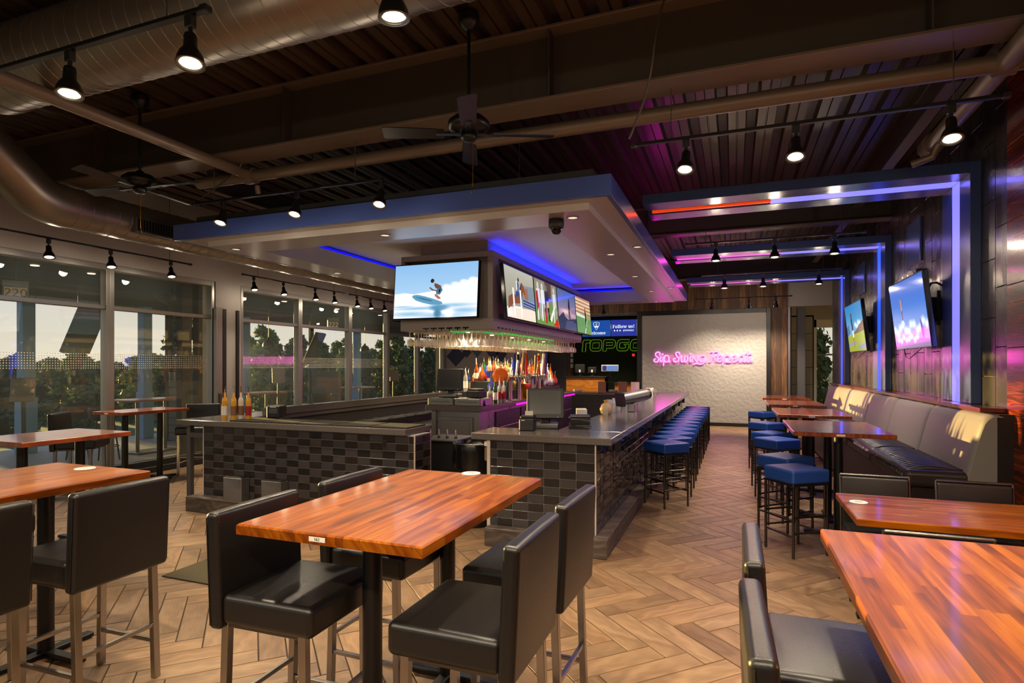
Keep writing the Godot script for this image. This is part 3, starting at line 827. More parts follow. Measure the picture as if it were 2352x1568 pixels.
# ================= blue portal frames =================
func build_portals() -> void:
	var lab := ["first blue portal frame, with an orange and lavender light strip", "second blue portal frame, between the two wall screens", "third blue portal frame, next to the far end of the banquette"]
	for i in 3:
		var z: float = -6.9 - 3.42 * i
		var t := thing("portal_frame", lab[i], "portal frame")
		var b := z - 0.82
		var s0 := z - 0.29; var s1 := z - 0.52
		for q in [[z, s0], [s1, b]]:
			part(t, "beam_board", g().span(Vector3(CX1 + 0.002, 3.59, q[0]), Vector3(2.16, 3.705, q[1]), 0.004), M.portal_blue)
			part(t, "leg_board", g().span(Vector3(2.16, 1.335, q[0]), Vector3(WR, 3.705, q[1]), 0.004), M.portal_blue)
		part(t, "beam_back", g().span(Vector3(CX1 + 0.002, 3.62, s0), Vector3(2.2, 3.70, s1)), M.portal_blue)
		var xs: float = [0.40, 0.75, 0.9][i]
		part(t, "light_strip", g().span(Vector3(xs, 3.594, s0 - 0.003), Vector3(2.16, 3.62, s1 + 0.003)), M.led_lavender)
		part(t, "light_strip", g().span(Vector3(CX1 + 0.06, 3.596, s0 - 0.06 * (2 if i == 0 else 0) - 0.01), Vector3(xs, 3.62, s1 + 0.05)), M.led_orange if i == 0 else M.led_pink)
		part(t, "light_strip", g().span(Vector3(2.164, 1.335, s0 - 0.003), Vector3(2.19, 3.594, s1 + 0.003)), M.led_lavender if i == 0 else M.led_blue)
		area(t, Vector3(2.155, 2.45, (s0 + s1) * 0.5), Vector3(-1, 0, 0), Vector2(0.2, 2.2), [0.5, 0.45, 0.45][i], [Color(0.45, 0.42, 1.0), Color(0.2, 0.3, 1.0), Color(0.2, 0.3, 1.0)][i])
		area(t, Vector3(1.3, 3.588, (s0 + s1) * 0.5), Vector3.DOWN, Vector2(1.6, 0.2), 0.5, Color(0.45, 0.42, 1.0))
		if i > 0:
			area(t, Vector3(-0.15, 3.588, (s0 + s1) * 0.5), Vector3.DOWN, Vector2(1.5, 0.2), 0.8, Color(1.0, 0.16, 0.78))
		else:
			area(t, Vector3(-0.3, 3.588, (s0 + s1) * 0.5), Vector3.DOWN, Vector2(1.2, 0.12), 0.3, Color(1.0, 0.3, 0.05))
	# unseen pink light bars on the canopy edge, placed to tint the ceiling deck
	for i in 2:
		var z: float = -9.1 - 3.42 * i
		var t := thing("unseen_wash_light", "slim unseen pink light bar on the canopy edge, lighting the deck %s" % ["before the second portal", "before the third portal"][i], "light", Vector3(-1.06, 3.386, z))
		part(t, "body", g().span(Vector3(-0.04, 0, -0.6), Vector3(0.04, 0.03, 0.6), 0.004), M.black_metal)
		part(t, "light_lens", g().span(Vector3(-0.03, 0.03, -0.58), Vector3(0.03, 0.036, 0.58)), M.led_magenta)
		area(t, Vector3(0, 0.045, 0), Vector3(0, 1, 0), Vector2(0.06, 1.1), 0.3, Color(1.0, 0.1, 0.8))

# ================= right wall, banquette =================
func build_right_wall() -> void:
	var w := setting("wall_right", g().span(Vector3(WR + 0.012, 0, ZF + 0.3), Vector3(WR + 0.3, DECK + 0.1, -16.1)), M.wall_joint)
	var z := -6.28
	var col := 0
	while z > -16.0:
		var y := 1.33 - (0.27 if col % 2 else 0.0)
		while y < DECK:
			var y0 := maxf(y, 0.0); var y1 := minf(y + 0.545, DECK)
			part(w, "tile", g().span(Vector3(WR, y0 + 0.003, z - 0.003), Vector3(WR + 0.014, y1 - 0.003, maxf(z - 0.3, -16.1) + 0.003), 0.002), M.wall_tile)
			y += 0.545
		z -= 0.305
		col += 1
	# book-matched wooden slabs on the near part of the wall, dark wainscot under the tiles
	var ys := [0.0, 1.28, 1.86, 2.4, 2.95, 3.6, DECK]
	var zs := [-6.26, -4.0, -1.6, 1.0, ZF]
	for i in ys.size() - 1:
		for j in zs.size() - 1:
			var b := g()
			b.span(Vector3(WR - 0.03, ys[i] + 0.002, zs[j] + 0.002), Vector3(WR + 0.012, ys[i + 1] - 0.002, zs[j + 1] - 0.002), 0.003)
			part(w, "wood_slab", b, M.wall_slab_wood)
	part(w, "wainscot", g().span(Vector3(WR - 0.02, 0, -6.27), Vector3(WR + 0.012, 1.29, -6.50)), M.end_wood)
	# shelf cap over the banquette
	solo("wooden_ledge", g().span(Vector3(2.03, 1.292, -6.27), Vector3(WR - 0.001, 1.332, -14.8), 0.004), M.cap_wood, "reddish wooden ledge running along the wall above the banquette", "ledge")
	# the banquette
	var t := thing("banquette", "long upholstered banquette with grey back and brown seat along the right wall", "banquette")
	part(t, "base", g().span(Vector3(1.46, 0.08, -6.15), Vector3(WR - 0.03, 0.62, -14.72), 0.004), M.end_wood)
	part(t, "plinth", g().span(Vector3(1.54, 0.0, -6.2), Vector3(WR - 0.05, 0.08, -14.7)), M.black_plastic)
	part(t, "back_frame", g().poly3([Vector2(2.0, 0.62), Vector2(WR - 0.021, 0.62), Vector2(WR - 0.021, 1.288), Vector2(2.12, 1.288)], -6.12, -14.72), M.end_wood)
	var n := 6
	var z0 := -6.1; var z1 := -14.75
	for i in n:
		var a := lerpf(z0, z1, float(i) / n) - 0.003; var b := lerpf(z0, z1, float(i + 1) / n) + 0.003
		part(t, "back_cushion", _back_section(a, b), M.banquette_leather)
		var sc := g()
		sc.cushion(Vector3((1.43 + 1.93) * 0.5, 0.70, (a + b) * 0.5), Vector3(0.50, 0.155, absf(a - b)), 0.05, Vector3(0, 0.012, 0))
		var seat := part(t, "seat_cushion", sc, M.brown_leather)
		var k := 0
		var zz := a - 0.10
		while zz > b + 0.06:
			var pts := []
			for q in 9:
				var u := q / 8.0
				pts.append(Vector3(lerpf(1.425, 1.89, u), 0.768 + 0.022 * sin(PI * clampf(u * 1.15, 0, 1)) - 0.055 * pow(1 - u, 6), zz))
			part(seat, "channel_ridge", g().tube(pts, 0.028, 8), M.brown_leather)
			zz -= 0.085
			k += 1
	# wall-mounted screens
	_tv(Vector3(1.99, 2.34, -8.36), 1.45, 0.83, -PI / 2, -6.5, _pic_sky(), "large wall screen showing a figure high in a blue sky", true)
	_tv(Vector3(1.99, 2.38, -11.7), 1.45, 0.83, -PI / 2, -6.5, _pic_jump(), "wall screen showing a leaping figure over a green field", true)
	# emergency lights
	var e := thing("emergency_light", "twin-head emergency light box on the wall above the near screen", "emergency light", Vector3(WR - 0.001, 2.86, -8.95))
	part(e, "box", g().span(Vector3(-0.07, -0.08, -0.15), Vector3(0, 0.09, 0.15), 0.006), M.black_plastic)
	for s in [-0.13, 0.13]:
		part(e, "lamp_head", g().lathe2([Vector2(0.0, 0.0), Vector2(0.035, 0.0), Vector2(0.07, 0.05), Vector2(0.072, 0.065), Vector2(0.0, 0.06)], Vector3(-0.07, 0.0, s), Vector3(-1, -0.1, 0.3)), M.cream)
	var e2 := thing("wall_bracket_lamp", "small white bracket lamp on the wall beside the near screen", "lamp", Vector3(WR - 0.001, 2.62, -7.95))
	part(e2, "plate", g().span(Vector3(-0.02, -0.06, -0.06), Vector3(0, 0.06, 0.06), 0.004), M.label_white)
	part(e2, "arm", g().tube([Vector3(-0.02, 0, 0), Vector3(-0.08, 0.04, 0), Vector3(-0.14, 0.03, 0.02), Vector3(-0.16, -0.03, 0.02)], 0.012, 8), M.black_metal)
	# blue fabric panels high on the wall
	for q in [[-9.1, "first"], [-12.5, "second"]]:
		var pn := solo("acoustic_panel", g().span(Vector3(WR - 0.03, 3.05, -0.31), Vector3(WR - 0.001, 3.62, 0.31), 0.006), M.portal_blue, "dark blue fabric panel high on the right wall, %s portal gap" % ["first" if q[1] == "first" else "second"], "panel", "", Vector3(0, 0, q[0]))
		part(pn, "corner_screw", g().rod(Vector3(WR - 0.03, 3.08, -0.27), Vector3(WR - 0.034, 3.08, -0.27), 0.008, 8), M.chrome)
		part(pn, "corner_screw", g().rod(Vector3(WR - 0.03, 3.08, 0.27), Vector3(WR - 0.034, 3.08, 0.27), 0.008, 8), M.chrome)

func _back_section(z0: float, z1: float) -> G:
	# upholstered back: leaning face, rolled top; swept along z with soft ends
	var prof := [Vector2(1.86, 0.70), Vector2(1.885, 0.80), Vector2(1.92, 0.95), Vector2(1.955, 1.10), Vector2(1.985, 1.20), Vector2(2.01, 1.255), Vector2(2.045, 1.283), Vector2(2.08, 1.287), Vector2(2.12, 1.280)]
	var b := g()
	var stops := [0.0, 0.008, 0.03, 0.06, 0.25, 0.5, 0.75, 0.94, 0.97, 0.992, 1.0]
	var rows := []
	for s in stops:
		var puff: float = clampf(minf(s, 1.0 - s) / 0.05, 0, 1)
		var inset := 0.03 * (1.0 - sqrt(maxf(0.0, 1.0 - pow(1.0 - puff, 2.0))))
		var row := []
		for p in prof: row.append(Vector3(p.x + inset, p.y - inset * (0.6 if p.y > 1.25 else 0.0), lerpf(z0, z1, s)))
		rows.append(row)
	var nr := []
	for i in rows.size():
		var line := []
		for j in prof.size():
			var dz: Vector3 = rows[mini(i + 1, rows.size() - 1)][j] - rows[maxi(i - 1, 0)][j]
			var dp: Vector3 = rows[i][mini(j + 1, prof.size() - 1)] - rows[i][maxi(j - 1, 0)]
			line.append(dz.cross(dp).normalized())
		nr.append(line)
	for i in rows.size() - 1:
		for j in prof.size() - 1:
			b.tri(rows[i][j], rows[i + 1][j], rows[i + 1][j + 1], nr[i][j], nr[i + 1][j], nr[i + 1][j + 1])
			b.tri(rows[i][j], rows[i + 1][j + 1], rows[i][j + 1], nr[i][j], nr[i + 1][j + 1], nr[i][j + 1])
	for e in [0, rows.size() - 1]:
		for j in prof.size() - 1:
			var c := Vector3(2.10, rows[e][j].y, rows[e][j].z); var d := Vector3(2.10, rows[e][j + 1].y, rows[e][j].z)
			b.outq(rows[e][j], c, d, rows[e][j + 1], Vector3(2.0, 1.0, (z0 + z1) * 0.5))
	return b

# ================= screens =================
func _tv(at: Vector3, w: float, h: float, turn: float, tilt: float, tex: Texture2D, label: String, arm := false, e := 1.0) -> Node3D:
	var t := thing("wall_screen", label, "screen", at, turn)
	var tl := Transform3D(Basis(Vector3.RIGHT, deg_to_rad(-tilt)), Vector3.ZERO)
	var b := g()
	b.xf = tl
	b.box(Vector3(0, 0, -0.03), Vector3(w + 0.03, h + 0.035, 0.055), 0.006)
	part(t, "bezel", b, M.gloss_black)
	var s := g()
	s.xf = tl
	s.quad(Vector3(-w / 2, -h / 2, 0.0), Vector3(w / 2, -h / 2, 0.0), Vector3(w / 2, h / 2, 0.0), Vector3(-w / 2, h / 2, 0.0))
	var key := "screen_%d" % names.size()
	part(t, "screen", s, mk(key, Color(0.02, 0.02, 0.02), 0.1, 0.0, {emission_enabled = true, emission = Color.BLACK, emission_texture = tex, emission_energy_multiplier = e}))
	area(t, tl * Vector3(0, 0, 0.01), tl.basis * Vector3(0, 0, 1), Vector2(w, h), 0.12 * e, Color(0.75, 0.85, 1.0))
	if arm:
		var d := WR - at.x if turn < 0 else 0.2
		part(t, "mount_arm", g().bar(Vector3(0, 0.05, -0.05), Vector3(0, 0.05, -d), 0.06, 0.28), M.black_metal)
		part(t, "mount_plate", g().box(Vector3(0, 0.05, -d + 0.01), Vector3(0.4, 0.4, 0.018)), M.black_metal)
		part(t, "cable", g().tube([Vector3(-0.3, -h / 2, -0.03), Vector3(-0.31, -h / 2 - 0.10, -0.05), Vector3(-0.27, -h / 2 - 0.13, -0.08), Vector3(-0.28, -h / 2 + 0.05, -d)], 0.005, 6), M.black_plastic)
	return t

class Pic:
	var im: Image
	var w: int
	var h: int
	func _init(a: int, b: int, top: Color, bottom: Color) -> void:
		w = a; h = b
		im = Image.create(w, h, false, Image.FORMAT_RGB8)
		for y in h: im.fill_rect(Rect2i(0, y, w, 1), top.lerp(bottom, float(y) / h))
	func poly(c: Color, p: Array) -> Pic: # flat list of x, y in percent
		var q := PackedVector2Array()
		for i in range(0, p.size(), 2): q.append(Vector2(p[i] * w / 100.0, p[i + 1] * h / 100.0))
		var lo := q[0]; var hi := q[0]
		for k in q: lo = lo.min(k); hi = hi.max(k)
		for y in range(maxi(0, int(lo.y)), mini(h, int(hi.y) + 1)):
			for x in range(maxi(0, int(lo.x)), mini(w, int(hi.x) + 1)):
				if Geometry2D.is_point_in_polygon(Vector2(x + 0.5, y + 0.5), q): im.set_pixel(x, y, c)
		return self
	func blob(c: Color, x: float, y: float, rx: float, ry: float, soft := 0.0) -> Pic:
		for yy in range(maxi(0, int((y - ry) * h / 100)), mini(h, int((y + ry) * h / 100) + 1)):
			for xx in range(maxi(0, int((x - rx) * w / 100)), mini(w, int((x + rx) * w / 100) + 1)):
				var d := Vector2((xx * 100.0 / w - x) / rx, (yy * 100.0 / h - y) / ry).length()
				if d < 1.0:
					var k := 1.0 if soft <= 0 else clampf((1.0 - d) / soft, 0, 1)
					im.set_pixel(xx, yy, im.get_pixel(xx, yy).lerp(c, k))
		return self
	func tex() -> ImageTexture:
		return ImageTexture.create_from_image(im)

func _pic_surf() -> Texture2D:
	var p := Pic.new(480, 270, Color(0.56, 0.75, 0.93), Color(0.78, 0.90, 0.98))
	p.poly(Color(0.97, 0.98, 1.0), [0, 54, 12, 52, 25, 55, 40, 52, 52, 50, 62, 47, 72, 44, 80, 38, 88, 35, 95, 30, 100, 32, 100, 100, 0, 100])
	for i in 14: p.blob(Color(0.97, 0.98, 1.0), 56 + i * 3.4, 49 - i * 1.2 + 3 * sin(i * 2.1), 6, 7, 0.6)
	for q in [[30, 82, 40, 4], [70, 78, 34, 5], [20, 92, 30, 6], [85, 88, 26, 7], [60, 96, 40, 6], [10, 78, 18, 2]]: p.blob(Color(0.62, 0.80, 0.92), q[0], q[1], q[2], q[3], 0.8)
	p.blob(Color(0.36, 0.60, 0.74), 56, 82, 15, 7, 0.5); p.blob(Color(0.30, 0.52, 0.66), 54, 92, 6, 12, 0.6)
	p.poly(Color(0.38, 0.62, 0.75), [22, 60, 24, 57, 29, 56.5, 38, 60, 48, 65, 58, 71, 60, 75, 55, 77, 46, 76, 36, 72, 27, 67])
	p.poly(Color(0.26, 0.46, 0.58), [25, 60, 36, 63, 47, 68, 46, 70, 35, 66])
	p.poly(Color(0.45, 0.30, 0.24), [49, 36, 53, 38, 57, 42, 58, 46, 54, 48, 51, 46, 49, 41])
	p.blob(Color(0.20, 0.13, 0.11), 46.4, 31.5, 2.2, 3.8)
	p.poly(Color(0.48, 0.31, 0.25), [44, 43, 48, 48, 52, 49, 52, 51, 47, 50, 43, 45])
	p.poly(Color(0.30, 0.47, 0.56), [53, 46, 58, 45, 59, 50, 56, 58, 52, 57, 51, 51]); p.poly(Color(0.12, 0.16, 0.2), [55, 47, 57, 47, 56, 54, 54, 54])
	p.poly(Color(0.72, 0.45, 0.40), [50, 56, 53, 58, 57, 64, 57, 66, 54, 66, 50, 60])
	return p.tex()
func _pic_horse() -> Texture2D:
	var p := Pic.new(320, 180, Color(0.72, 0.72, 0.66), Color(0.58, 0.55, 0.48))
	p.poly(Color(0.50, 0.56, 0.60), [50, 30, 100, 25, 100, 72, 50, 72]); p.poly(Color(0.62, 0.42, 0.32), [62, 34, 76, 32, 76, 60, 62, 60])
	p.poly(Color(0.93, 0.89, 0.80), [0, 80, 100, 74, 100, 100, 0, 100]); p.poly(Color(0.22, 0.30, 0.40), [56, 55, 100, 60, 100, 76, 56, 72])
	for y in [56, 62, 68]: p.poly(Color(0.85, 0.88, 0.90), [56, y, 100, y + 4, 100, y + 5, 56, y + 1])
	p.poly(Color(0.52, 0.30, 0.14), [8, 60, 22, 52, 40, 52, 48, 34, 56, 24, 62, 30, 66, 46, 62, 48, 58, 42, 52, 60, 44, 68, 20, 72, 12, 84, 4, 86])
	p.poly(Color(0.30, 0.17, 0.09), [52, 26, 56, 24, 50, 44, 46, 54, 44, 50])
	p.poly(Color(0.12, 0.28, 0.62), [32, 46, 42, 44, 42, 54, 32, 56]); p.poly(Color(0.16, 0.32, 0.62), [36, 30, 42, 24, 45, 30, 42, 44, 36, 44])
	p.blob(Color(0.06, 0.07, 0.1), 44, 20, 2.4, 4); p.poly(Color(0.95, 0.95, 0.93), [36, 24, 39, 24, 39, 42, 36, 42])
	for x in [22, 46]: p.poly(Color(0.97, 0.97, 0.95), [x, 40, x + 5, 40, x + 5, 96, x, 96])
	p.poly(Color(0.95, 0.95, 0.93), [22, 76, 52, 74, 52, 78, 22, 80]); p.poly(Color(0.95, 0.95, 0.93), [4, 84, 14, 78, 20, 96, 2, 98])
	return p.tex()
func _pic_football() -> Texture2D:
	var p := Pic.new(320, 180, Color(0.55, 0.52, 0.44), Color(0.38, 0.56, 0.24))
	p.poly(Color(0.40, 0.58, 0.26), [0, 55, 100, 50, 100, 100, 0, 100]); p.poly(Color(0.30, 0.22, 0.14), [45, 0, 75, 0, 70, 36, 48, 40])
	for q in [[14, 0.85, 0.85, 0.86], [32, 0.90, 0.90, 0.92], [50, 0.10, 0.12, 0.22], [86, 0.85, 0.82, 0.78]]:
		var c := Color(q[1], q[2], q[3]); var x: float = q[0]
		p.poly(c, [x - 7, 22, x + 7, 20, x + 9, 52, x - 8, 54]); p.blob(c.lerp(Color(0.7, 0.7, 0.72), 0.5), x, 14, 4.5, 8)
		p.poly(c.lerp(Color.WHITE, 0.3), [x - 7, 52, x - 1, 52, x - 3, 92, x - 8, 92]); p.poly(c.darkened(0.2), [x + 1, 52, x + 8, 52, x + 9, 90, x + 4, 90])
	p.poly(Color(0.75, 0.10, 0.12), [4, 30, 12, 26, 14, 60, 6, 74]); p.poly(Color(0.72, 0.10, 0.12), [36, 64, 44, 58, 46, 94, 40, 98]); p.poly(Color(0.80, 0.12, 0.14), [74, 98, 98, 76, 100, 100])
	p.poly(Color(0.86, 0.66, 0.52), [48, 44, 58, 44, 58, 58, 48, 60]); p.poly(Color(0.94, 0.94, 0.92), [60, 84, 84, 50, 88, 54, 66, 92])
	return p.tex()
func _pic_dusk() -> Texture2D:
	var p := Pic.new(320, 180, Color(0.26, 0.38, 0.56), Color(0.86, 0.62, 0.66))
	p.blob(Color(0.94, 0.78, 0.74), 40, 54, 40, 10, 0.8); p.blob(Color(0.80, 0.66, 0.72), 80, 60, 30, 8, 0.8)
	p.poly(Color(0.20, 0.22, 0.36), [0, 72, 14, 64, 26, 56, 36, 68, 52, 74, 70, 70, 100, 66, 100, 100, 0, 100])
	p.poly(Color(0.30, 0.32, 0.46), [40, 78, 70, 74, 100, 80, 100, 100, 30, 100])
	p.poly(Color(0.07, 0.07, 0.14), [58, 24, 62, 16, 65, 24, 66, 44, 63, 50, 66, 74, 62, 74, 60, 54, 58, 74, 55, 74, 57, 48, 55, 40])
	return p.tex()
func _pic_field() -> Texture2D:
	var p := Pic.new(320, 180, Color(0.86, 0.70, 0.52), Color(0.36, 0.55, 0.34))
	for i in 9: p.poly(Color(0.90, 0.82, 0.70) if i % 2 else Color(0.72, 0.46, 0.34), [0, i * 5, 100, i * 5 + 2, 100, i * 5 + 5, 0, i * 5 + 4])
	p.poly(Color(0.88, 0.90, 0.86), [0, 44, 60, 50, 60, 58, 0, 54]); p.poly(Color(0.42, 0.60, 0.38), [0, 54, 100, 58, 100, 100, 0, 100])
	p.poly(Color(0.92, 0.94, 0.90), [50, 100, 72, 58, 74, 58, 55, 100]); p.poly(Color(0.10, 0.09, 0.09), [58, 36, 62, 30, 66, 38, 66, 60, 63, 66, 62, 84, 59, 84, 58, 62])
	p.blob(Color(0.20, 0.12, 0.10), 62, 27, 2.5, 4)
	return p.tex()
func _pic_sky() -> Texture2D:
	var p := Pic.new(320, 180, Color(0.16, 0.40, 0.82), Color(0.36, 0.62, 0.92))
	for i in 12: p.blob(Color(0.86, 0.92, 0.98), 4 + i * 8.4, 70 + 6 * sin(i * 1.7), 8, 9, 0.7)
	p.poly(Color(0.34, 0.42, 0.60), [0, 88, 40, 84, 100, 90, 100, 100, 0, 100])
	for i in 8: p.blob(Color(0.92, 0.95, 0.98), 12 + i * 8, 86 + 3 * sin(i * 2.3), 6, 6, 0.6)
	p.poly(Color(0.80, 0.55, 0.35), [30, 26, 33, 26, 34, 42, 30, 44]); p.poly(Color(0.32, 0.26, 0.55), [30, 44, 34, 42, 34, 58, 31, 60]); p.poly(Color(0.92, 0.92, 0.92), [30, 58, 34, 58, 38, 66, 33, 62])
	p.poly(Color(0.10, 0.12, 0.66), [80, 64, 82, 60, 84, 66, 88, 78, 85, 90, 81, 82])
	return p.tex()
func _pic_jump() -> Texture2D:
	var p := Pic.new(320, 180, Color(0.10, 0.50, 0.78), Color(0.60, 0.80, 0.88))
	for i in 5: p.blob(Color(0.90, 0.95, 0.97), 55 + i * 9, 44 + 4 * sin(i * 2.0), 8, 8, 0.7)
	p.poly(Color(0.14, 0.44, 0.62), [0, 46, 14, 40, 20, 60, 0, 66]); p.poly(Color(0.42, 0.30, 0.28), [40, 60, 60, 54, 84, 44, 100, 40, 100, 64, 40, 68])
	p.poly(Color(0.58, 0.66, 0.16), [0, 66, 100, 60, 100, 100, 0, 100]); p.poly(Color(0.50, 0.58, 0.72), [0, 82, 50, 78, 50, 84, 0, 88]); p.poly(Color(0.50, 0.58, 0.72), [60, 90, 100, 84, 100, 94, 60, 96])
	p.poly(Color(0.08, 0.16, 0.24), [30, 30, 38, 28, 40, 54, 32, 56]); p.blob(Color(0.42, 0.22, 0.16), 35, 23, 4, 6); p.poly(Color(0.92, 0.94, 0.94), [32, 56, 40, 54, 40, 70, 33, 70]); p.poly(Color(0.66, 0.40, 0.20), [34, 70, 39, 70, 38, 92, 34, 92])
	return p.tex()

# ================= far end of the room =================
func build_back() -> void:
	# wooden header over the passage
	var hd := setting("wall_header", g().span(Vector3(-6.2, 3.55, -17.95), Vector3(1.38, DECK, -17.70)), M.end_wood)
	var x := -6.2
	var k := 0
	while x < 1.36:
		var w := minf(0.155, 1.38 - x)
		part(hd, "board", _board(Vector3(x + 0.002, 3.33, -17.70), Vector3(x + w - 0.002, DECK - 0.002, -17.68 + 0.004 * (k % 3))), M["panel_wood%d" % (k * 7 % 3)])
		x += 0.155
		k += 1
	part(hd, "lower_trim", g().span(Vector3(-6.2, 3.25, -17.96), Vector3(-2.7, 3.33, -17.66), 0.004), M.kick_wood)
	var cl := setting("wall_pier", g().span(Vector3(0.96, 0, -17.95), Vector3(1.38, 3.55, -17.70)), M.end_wood)
	for i in 3:
		part(cl, "board", _board(Vector3(0.962 + i * 0.14, 0, -17.70), Vector3(0.962 + i * 0.14 + 0.136, 3.33, -17.68)), M["panel_wood%d" % i])
	# freestanding plaster wall in a black frame with the neon lettering
	var t := thing("neon_wall", "pale textured plaster wall in a black frame at the end of the aisle", "wall panel")
	part(t, "plaster_panel", g().span(Vector3(-2.56, 0.10, -17.66), Vector3(0.85, 3.20, -17.60)), M.plaster)
	part(t, "frame_side", g().span(Vector3(-2.70, 0, -17.70), Vector3(-2.56, 3.33, -17.57), 0.006), M.black_plastic)
	part(t, "frame_side", g().span(Vector3(0.85, 0, -17.70), Vector3(0.96, 3.33, -17.57), 0.006), M.black_plastic)
	part(t, "frame_top", g().span(Vector3(-2.56, 3.20, -17.70), Vector3(0.85, 3.33, -17.57), 0.006), M.black_plastic)
	part(t, "frame_bottom", g().span(Vector3(-2.56, 0, -17.70), Vector3(0.85, 0.10, -17.57), 0.006), M.black_plastic)
	part(t, "backing", g().span(Vector3(-2.6, 0, -17.76), Vector3(0.9, 3.25, -17.70)), M.end_wood)
	_neon()
	# moss wall with green outlined letters and screens
	var z := ZB + 0.12
	solo("moss_wall", g().span(Vector3(-5.0, 0, ZB), Vector3(-2.2, 3.7, z)), M.moss, "dark green moss wall behind the reception desk", "moss wall")
	var sg := thing("outline_sign", "green glowing outline letters on the moss wall", "sign")
	var o := [1330.0, 725.0, 8.96]
	var sh := [
		["letter_t", [[62, 738, 80, 572, 70, 572, 100, 498, 235, 498, 222, 562, 145, 562, 132, 738]]],
		["letter_o", [[225, 660, 232, 540, 262, 500, 300, 494, 430, 494, 462, 515, 472, 560, 462, 670, 440, 712, 400, 728, 270, 728, 238, 705], [278, 668, 288, 560, 420, 552, 410, 668]]],
		["letter_p", [[488, 728, 512, 492, 700, 488, 740, 510, 750, 560, 742, 620, 712, 660, 670, 668, 565, 672, 555, 728], [555, 610, 562, 552, 695, 548, 690, 606]]],
		["letter_g", [[772, 640, 785, 560, 812, 505, 860, 488, 1035, 486, 1030, 548, 860, 550, 838, 570, 828, 650, 845, 666, 935, 666, 958, 650, 962, 622, 920, 590, 1028, 580, 1020, 660, 995, 705, 960, 722, 830, 724, 788, 700]]],
		["letter_o", [[1050, 650, 1062, 550, 1090, 505, 1130, 486, 1290, 484, 1318, 510, 1322, 560, 1312, 660, 1290, 705, 1260, 720, 1100, 722, 1064, 700], [1112, 662, 1120, 560, 1265, 548, 1258, 662]]],
		["letter_l", [[1345, 720, 1368, 486, 1430, 484, 1414, 656, 1560, 652, 1552, 714]]],
		["letter_f", [[1588, 714, 1608, 484, 1810, 480, 1805, 540, 1668, 545, 1664, 580, 1790, 576, 1785, 634, 1660, 640, 1652, 712]]]]
	for l in sh:
		for ci in l[1].size():
			var pts := []
			var c: Array = l[1][ci]
			for i in range(0, c.size(), 2): pts.append(at_z(o[0] + c[i] / o[2], o[1] + c[i + 1] / o[2], z + 0.03))
			part(sg, l[0], g().tube(pts, 0.008, 6, false, -1.0, true), M.neon_green)
	var a0 := at_z(1338, 737, z); var a1 := at_z(1404, 772, z); var a2 := at_z(1462, 771, z)
	_sign_screen(Vector3((a0.x + a1.x) * 0.5, (a0.y + a1.y) * 0.5, z + 0.05), a1.x - a0.x - 0.02, a0.y - a1.y, Color(0.0, 0.27, 0.62), 0)
	_sign_screen(Vector3((a1.x + a2.x) * 0.5, (a0.y + a1.y) * 0.5, z + 0.05), a2.x - a1.x - 0.02, a0.y - a1.y, Color(0.10, 0.18, 0.58), 1)
	_sign_screen(Vector3(a2.x + 0.41, (a0.y + a1.y) * 0.5, z + 0.05), 0.8, a0.y - a1.y, Color(0.45, 0.55, 0.85), 2)
	var ex := thing("exit_sign", "small red lit sign box on the moss wall", "sign", at_z(1455, 815, z + 0.02))
	part(ex, "box", g().box(Vector3(0, 0, 0), Vector3(0.11, 0.11, 0.03), 0.004), M.red)
	part(ex, "sign_face", g().box(Vector3(0, 0, 0.017), Vector3(0.07, 0.07, 0.006)), M.sign_red)
	# patterned wall with diamonds, grey door, framed notices
	var mw := setting("wall_mural", g().span(Vector3(-8.68, 0, -16.95), Vector3(-5.4, 3.6, -16.8)), M.wall_grey)
	for q in [[1047, 818, 26, 26, "ink_blue"], [1072, 809, 13, 14, "ink_blue"], [1096, 800, 20, 22, "slate"], [1132, 806, 18, 26, "ink_blue"], [1152, 812, 14, 22, "ink_blue"]]:
		if not M.has(q[4]): mk(q[4], Color(0.15, 0.17, 0.30) if q[4] == "ink_blue" else Color(0.26, 0.32, 0.42), 0.6)
		var p := at_z(q[0], q[1], -16.79)
		var s: float = 17.0 / FL
		part(mw, "diamond", g().poly(PackedVector2Array([Vector2(0, q[3] * s), Vector2(q[2] * s, 0), Vector2(0, -q[3] * s), Vector2(-q[2] * s, 0)]), 0.006, p), M[q[4]])
	var dr := setting("door_1", g().span(at_z(1262, 811, ZB + 0.04) * Vector3(1, 0, 1) + Vector3(0, 0, 0), at_z(1303, 811, ZB + 0.10)), M.mid_grey)
	part(dr, "door_handle", g().box(at_z(1299, 866, ZB + 0.13), Vector3(0.1, 0.03, 0.05), 0.005), M.chrome)
	part(dr, "door_frame", g().span(at_z(1258, 806, ZB + 0.02) * Vector3(1, 0, 1), at_z(1307, 806, ZB + 0.03)), M.kick_wood)
	for i in 3:
		var p := at_z(1316, [815, 828, 840][i], ZB + 0.03)
		var nf := thing("framed_notice", "white framed notice on the wooden strip beside the grey door, %s" % ["topmost", "middle one", "lowest"][i], "picture frame", p, 0, "framed notices by the grey door")
		part(nf, "frame", g().box(Vector3.ZERO, Vector3(0.19, 0.16, 0.02), 0.003), M.end_wood)
		part(nf, "sheet", g().box(Vector3(0, 0, 0.011), Vector3(0.165, 0.135, 0.004)), M.paper)
	setting("trim_5", g().span(at_z(1308, 900, ZB + 0.001) * Vector3(1, 0, 1), at_z(1326, 700, ZB + 0.018)), M.panel_wood0)
	# reception desk and what stands on it
	var dk := thing("reception_desk", "orange wooden reception desk in front of the moss wall", "desk", Vector3(-4.1, 0, -17.0))
	part(dk, "front_panel", g().span(Vector3(-0.62, 0.12, 0), Vector3(0.55, 1.36, 0.03), 0.004), M.desk_wood)
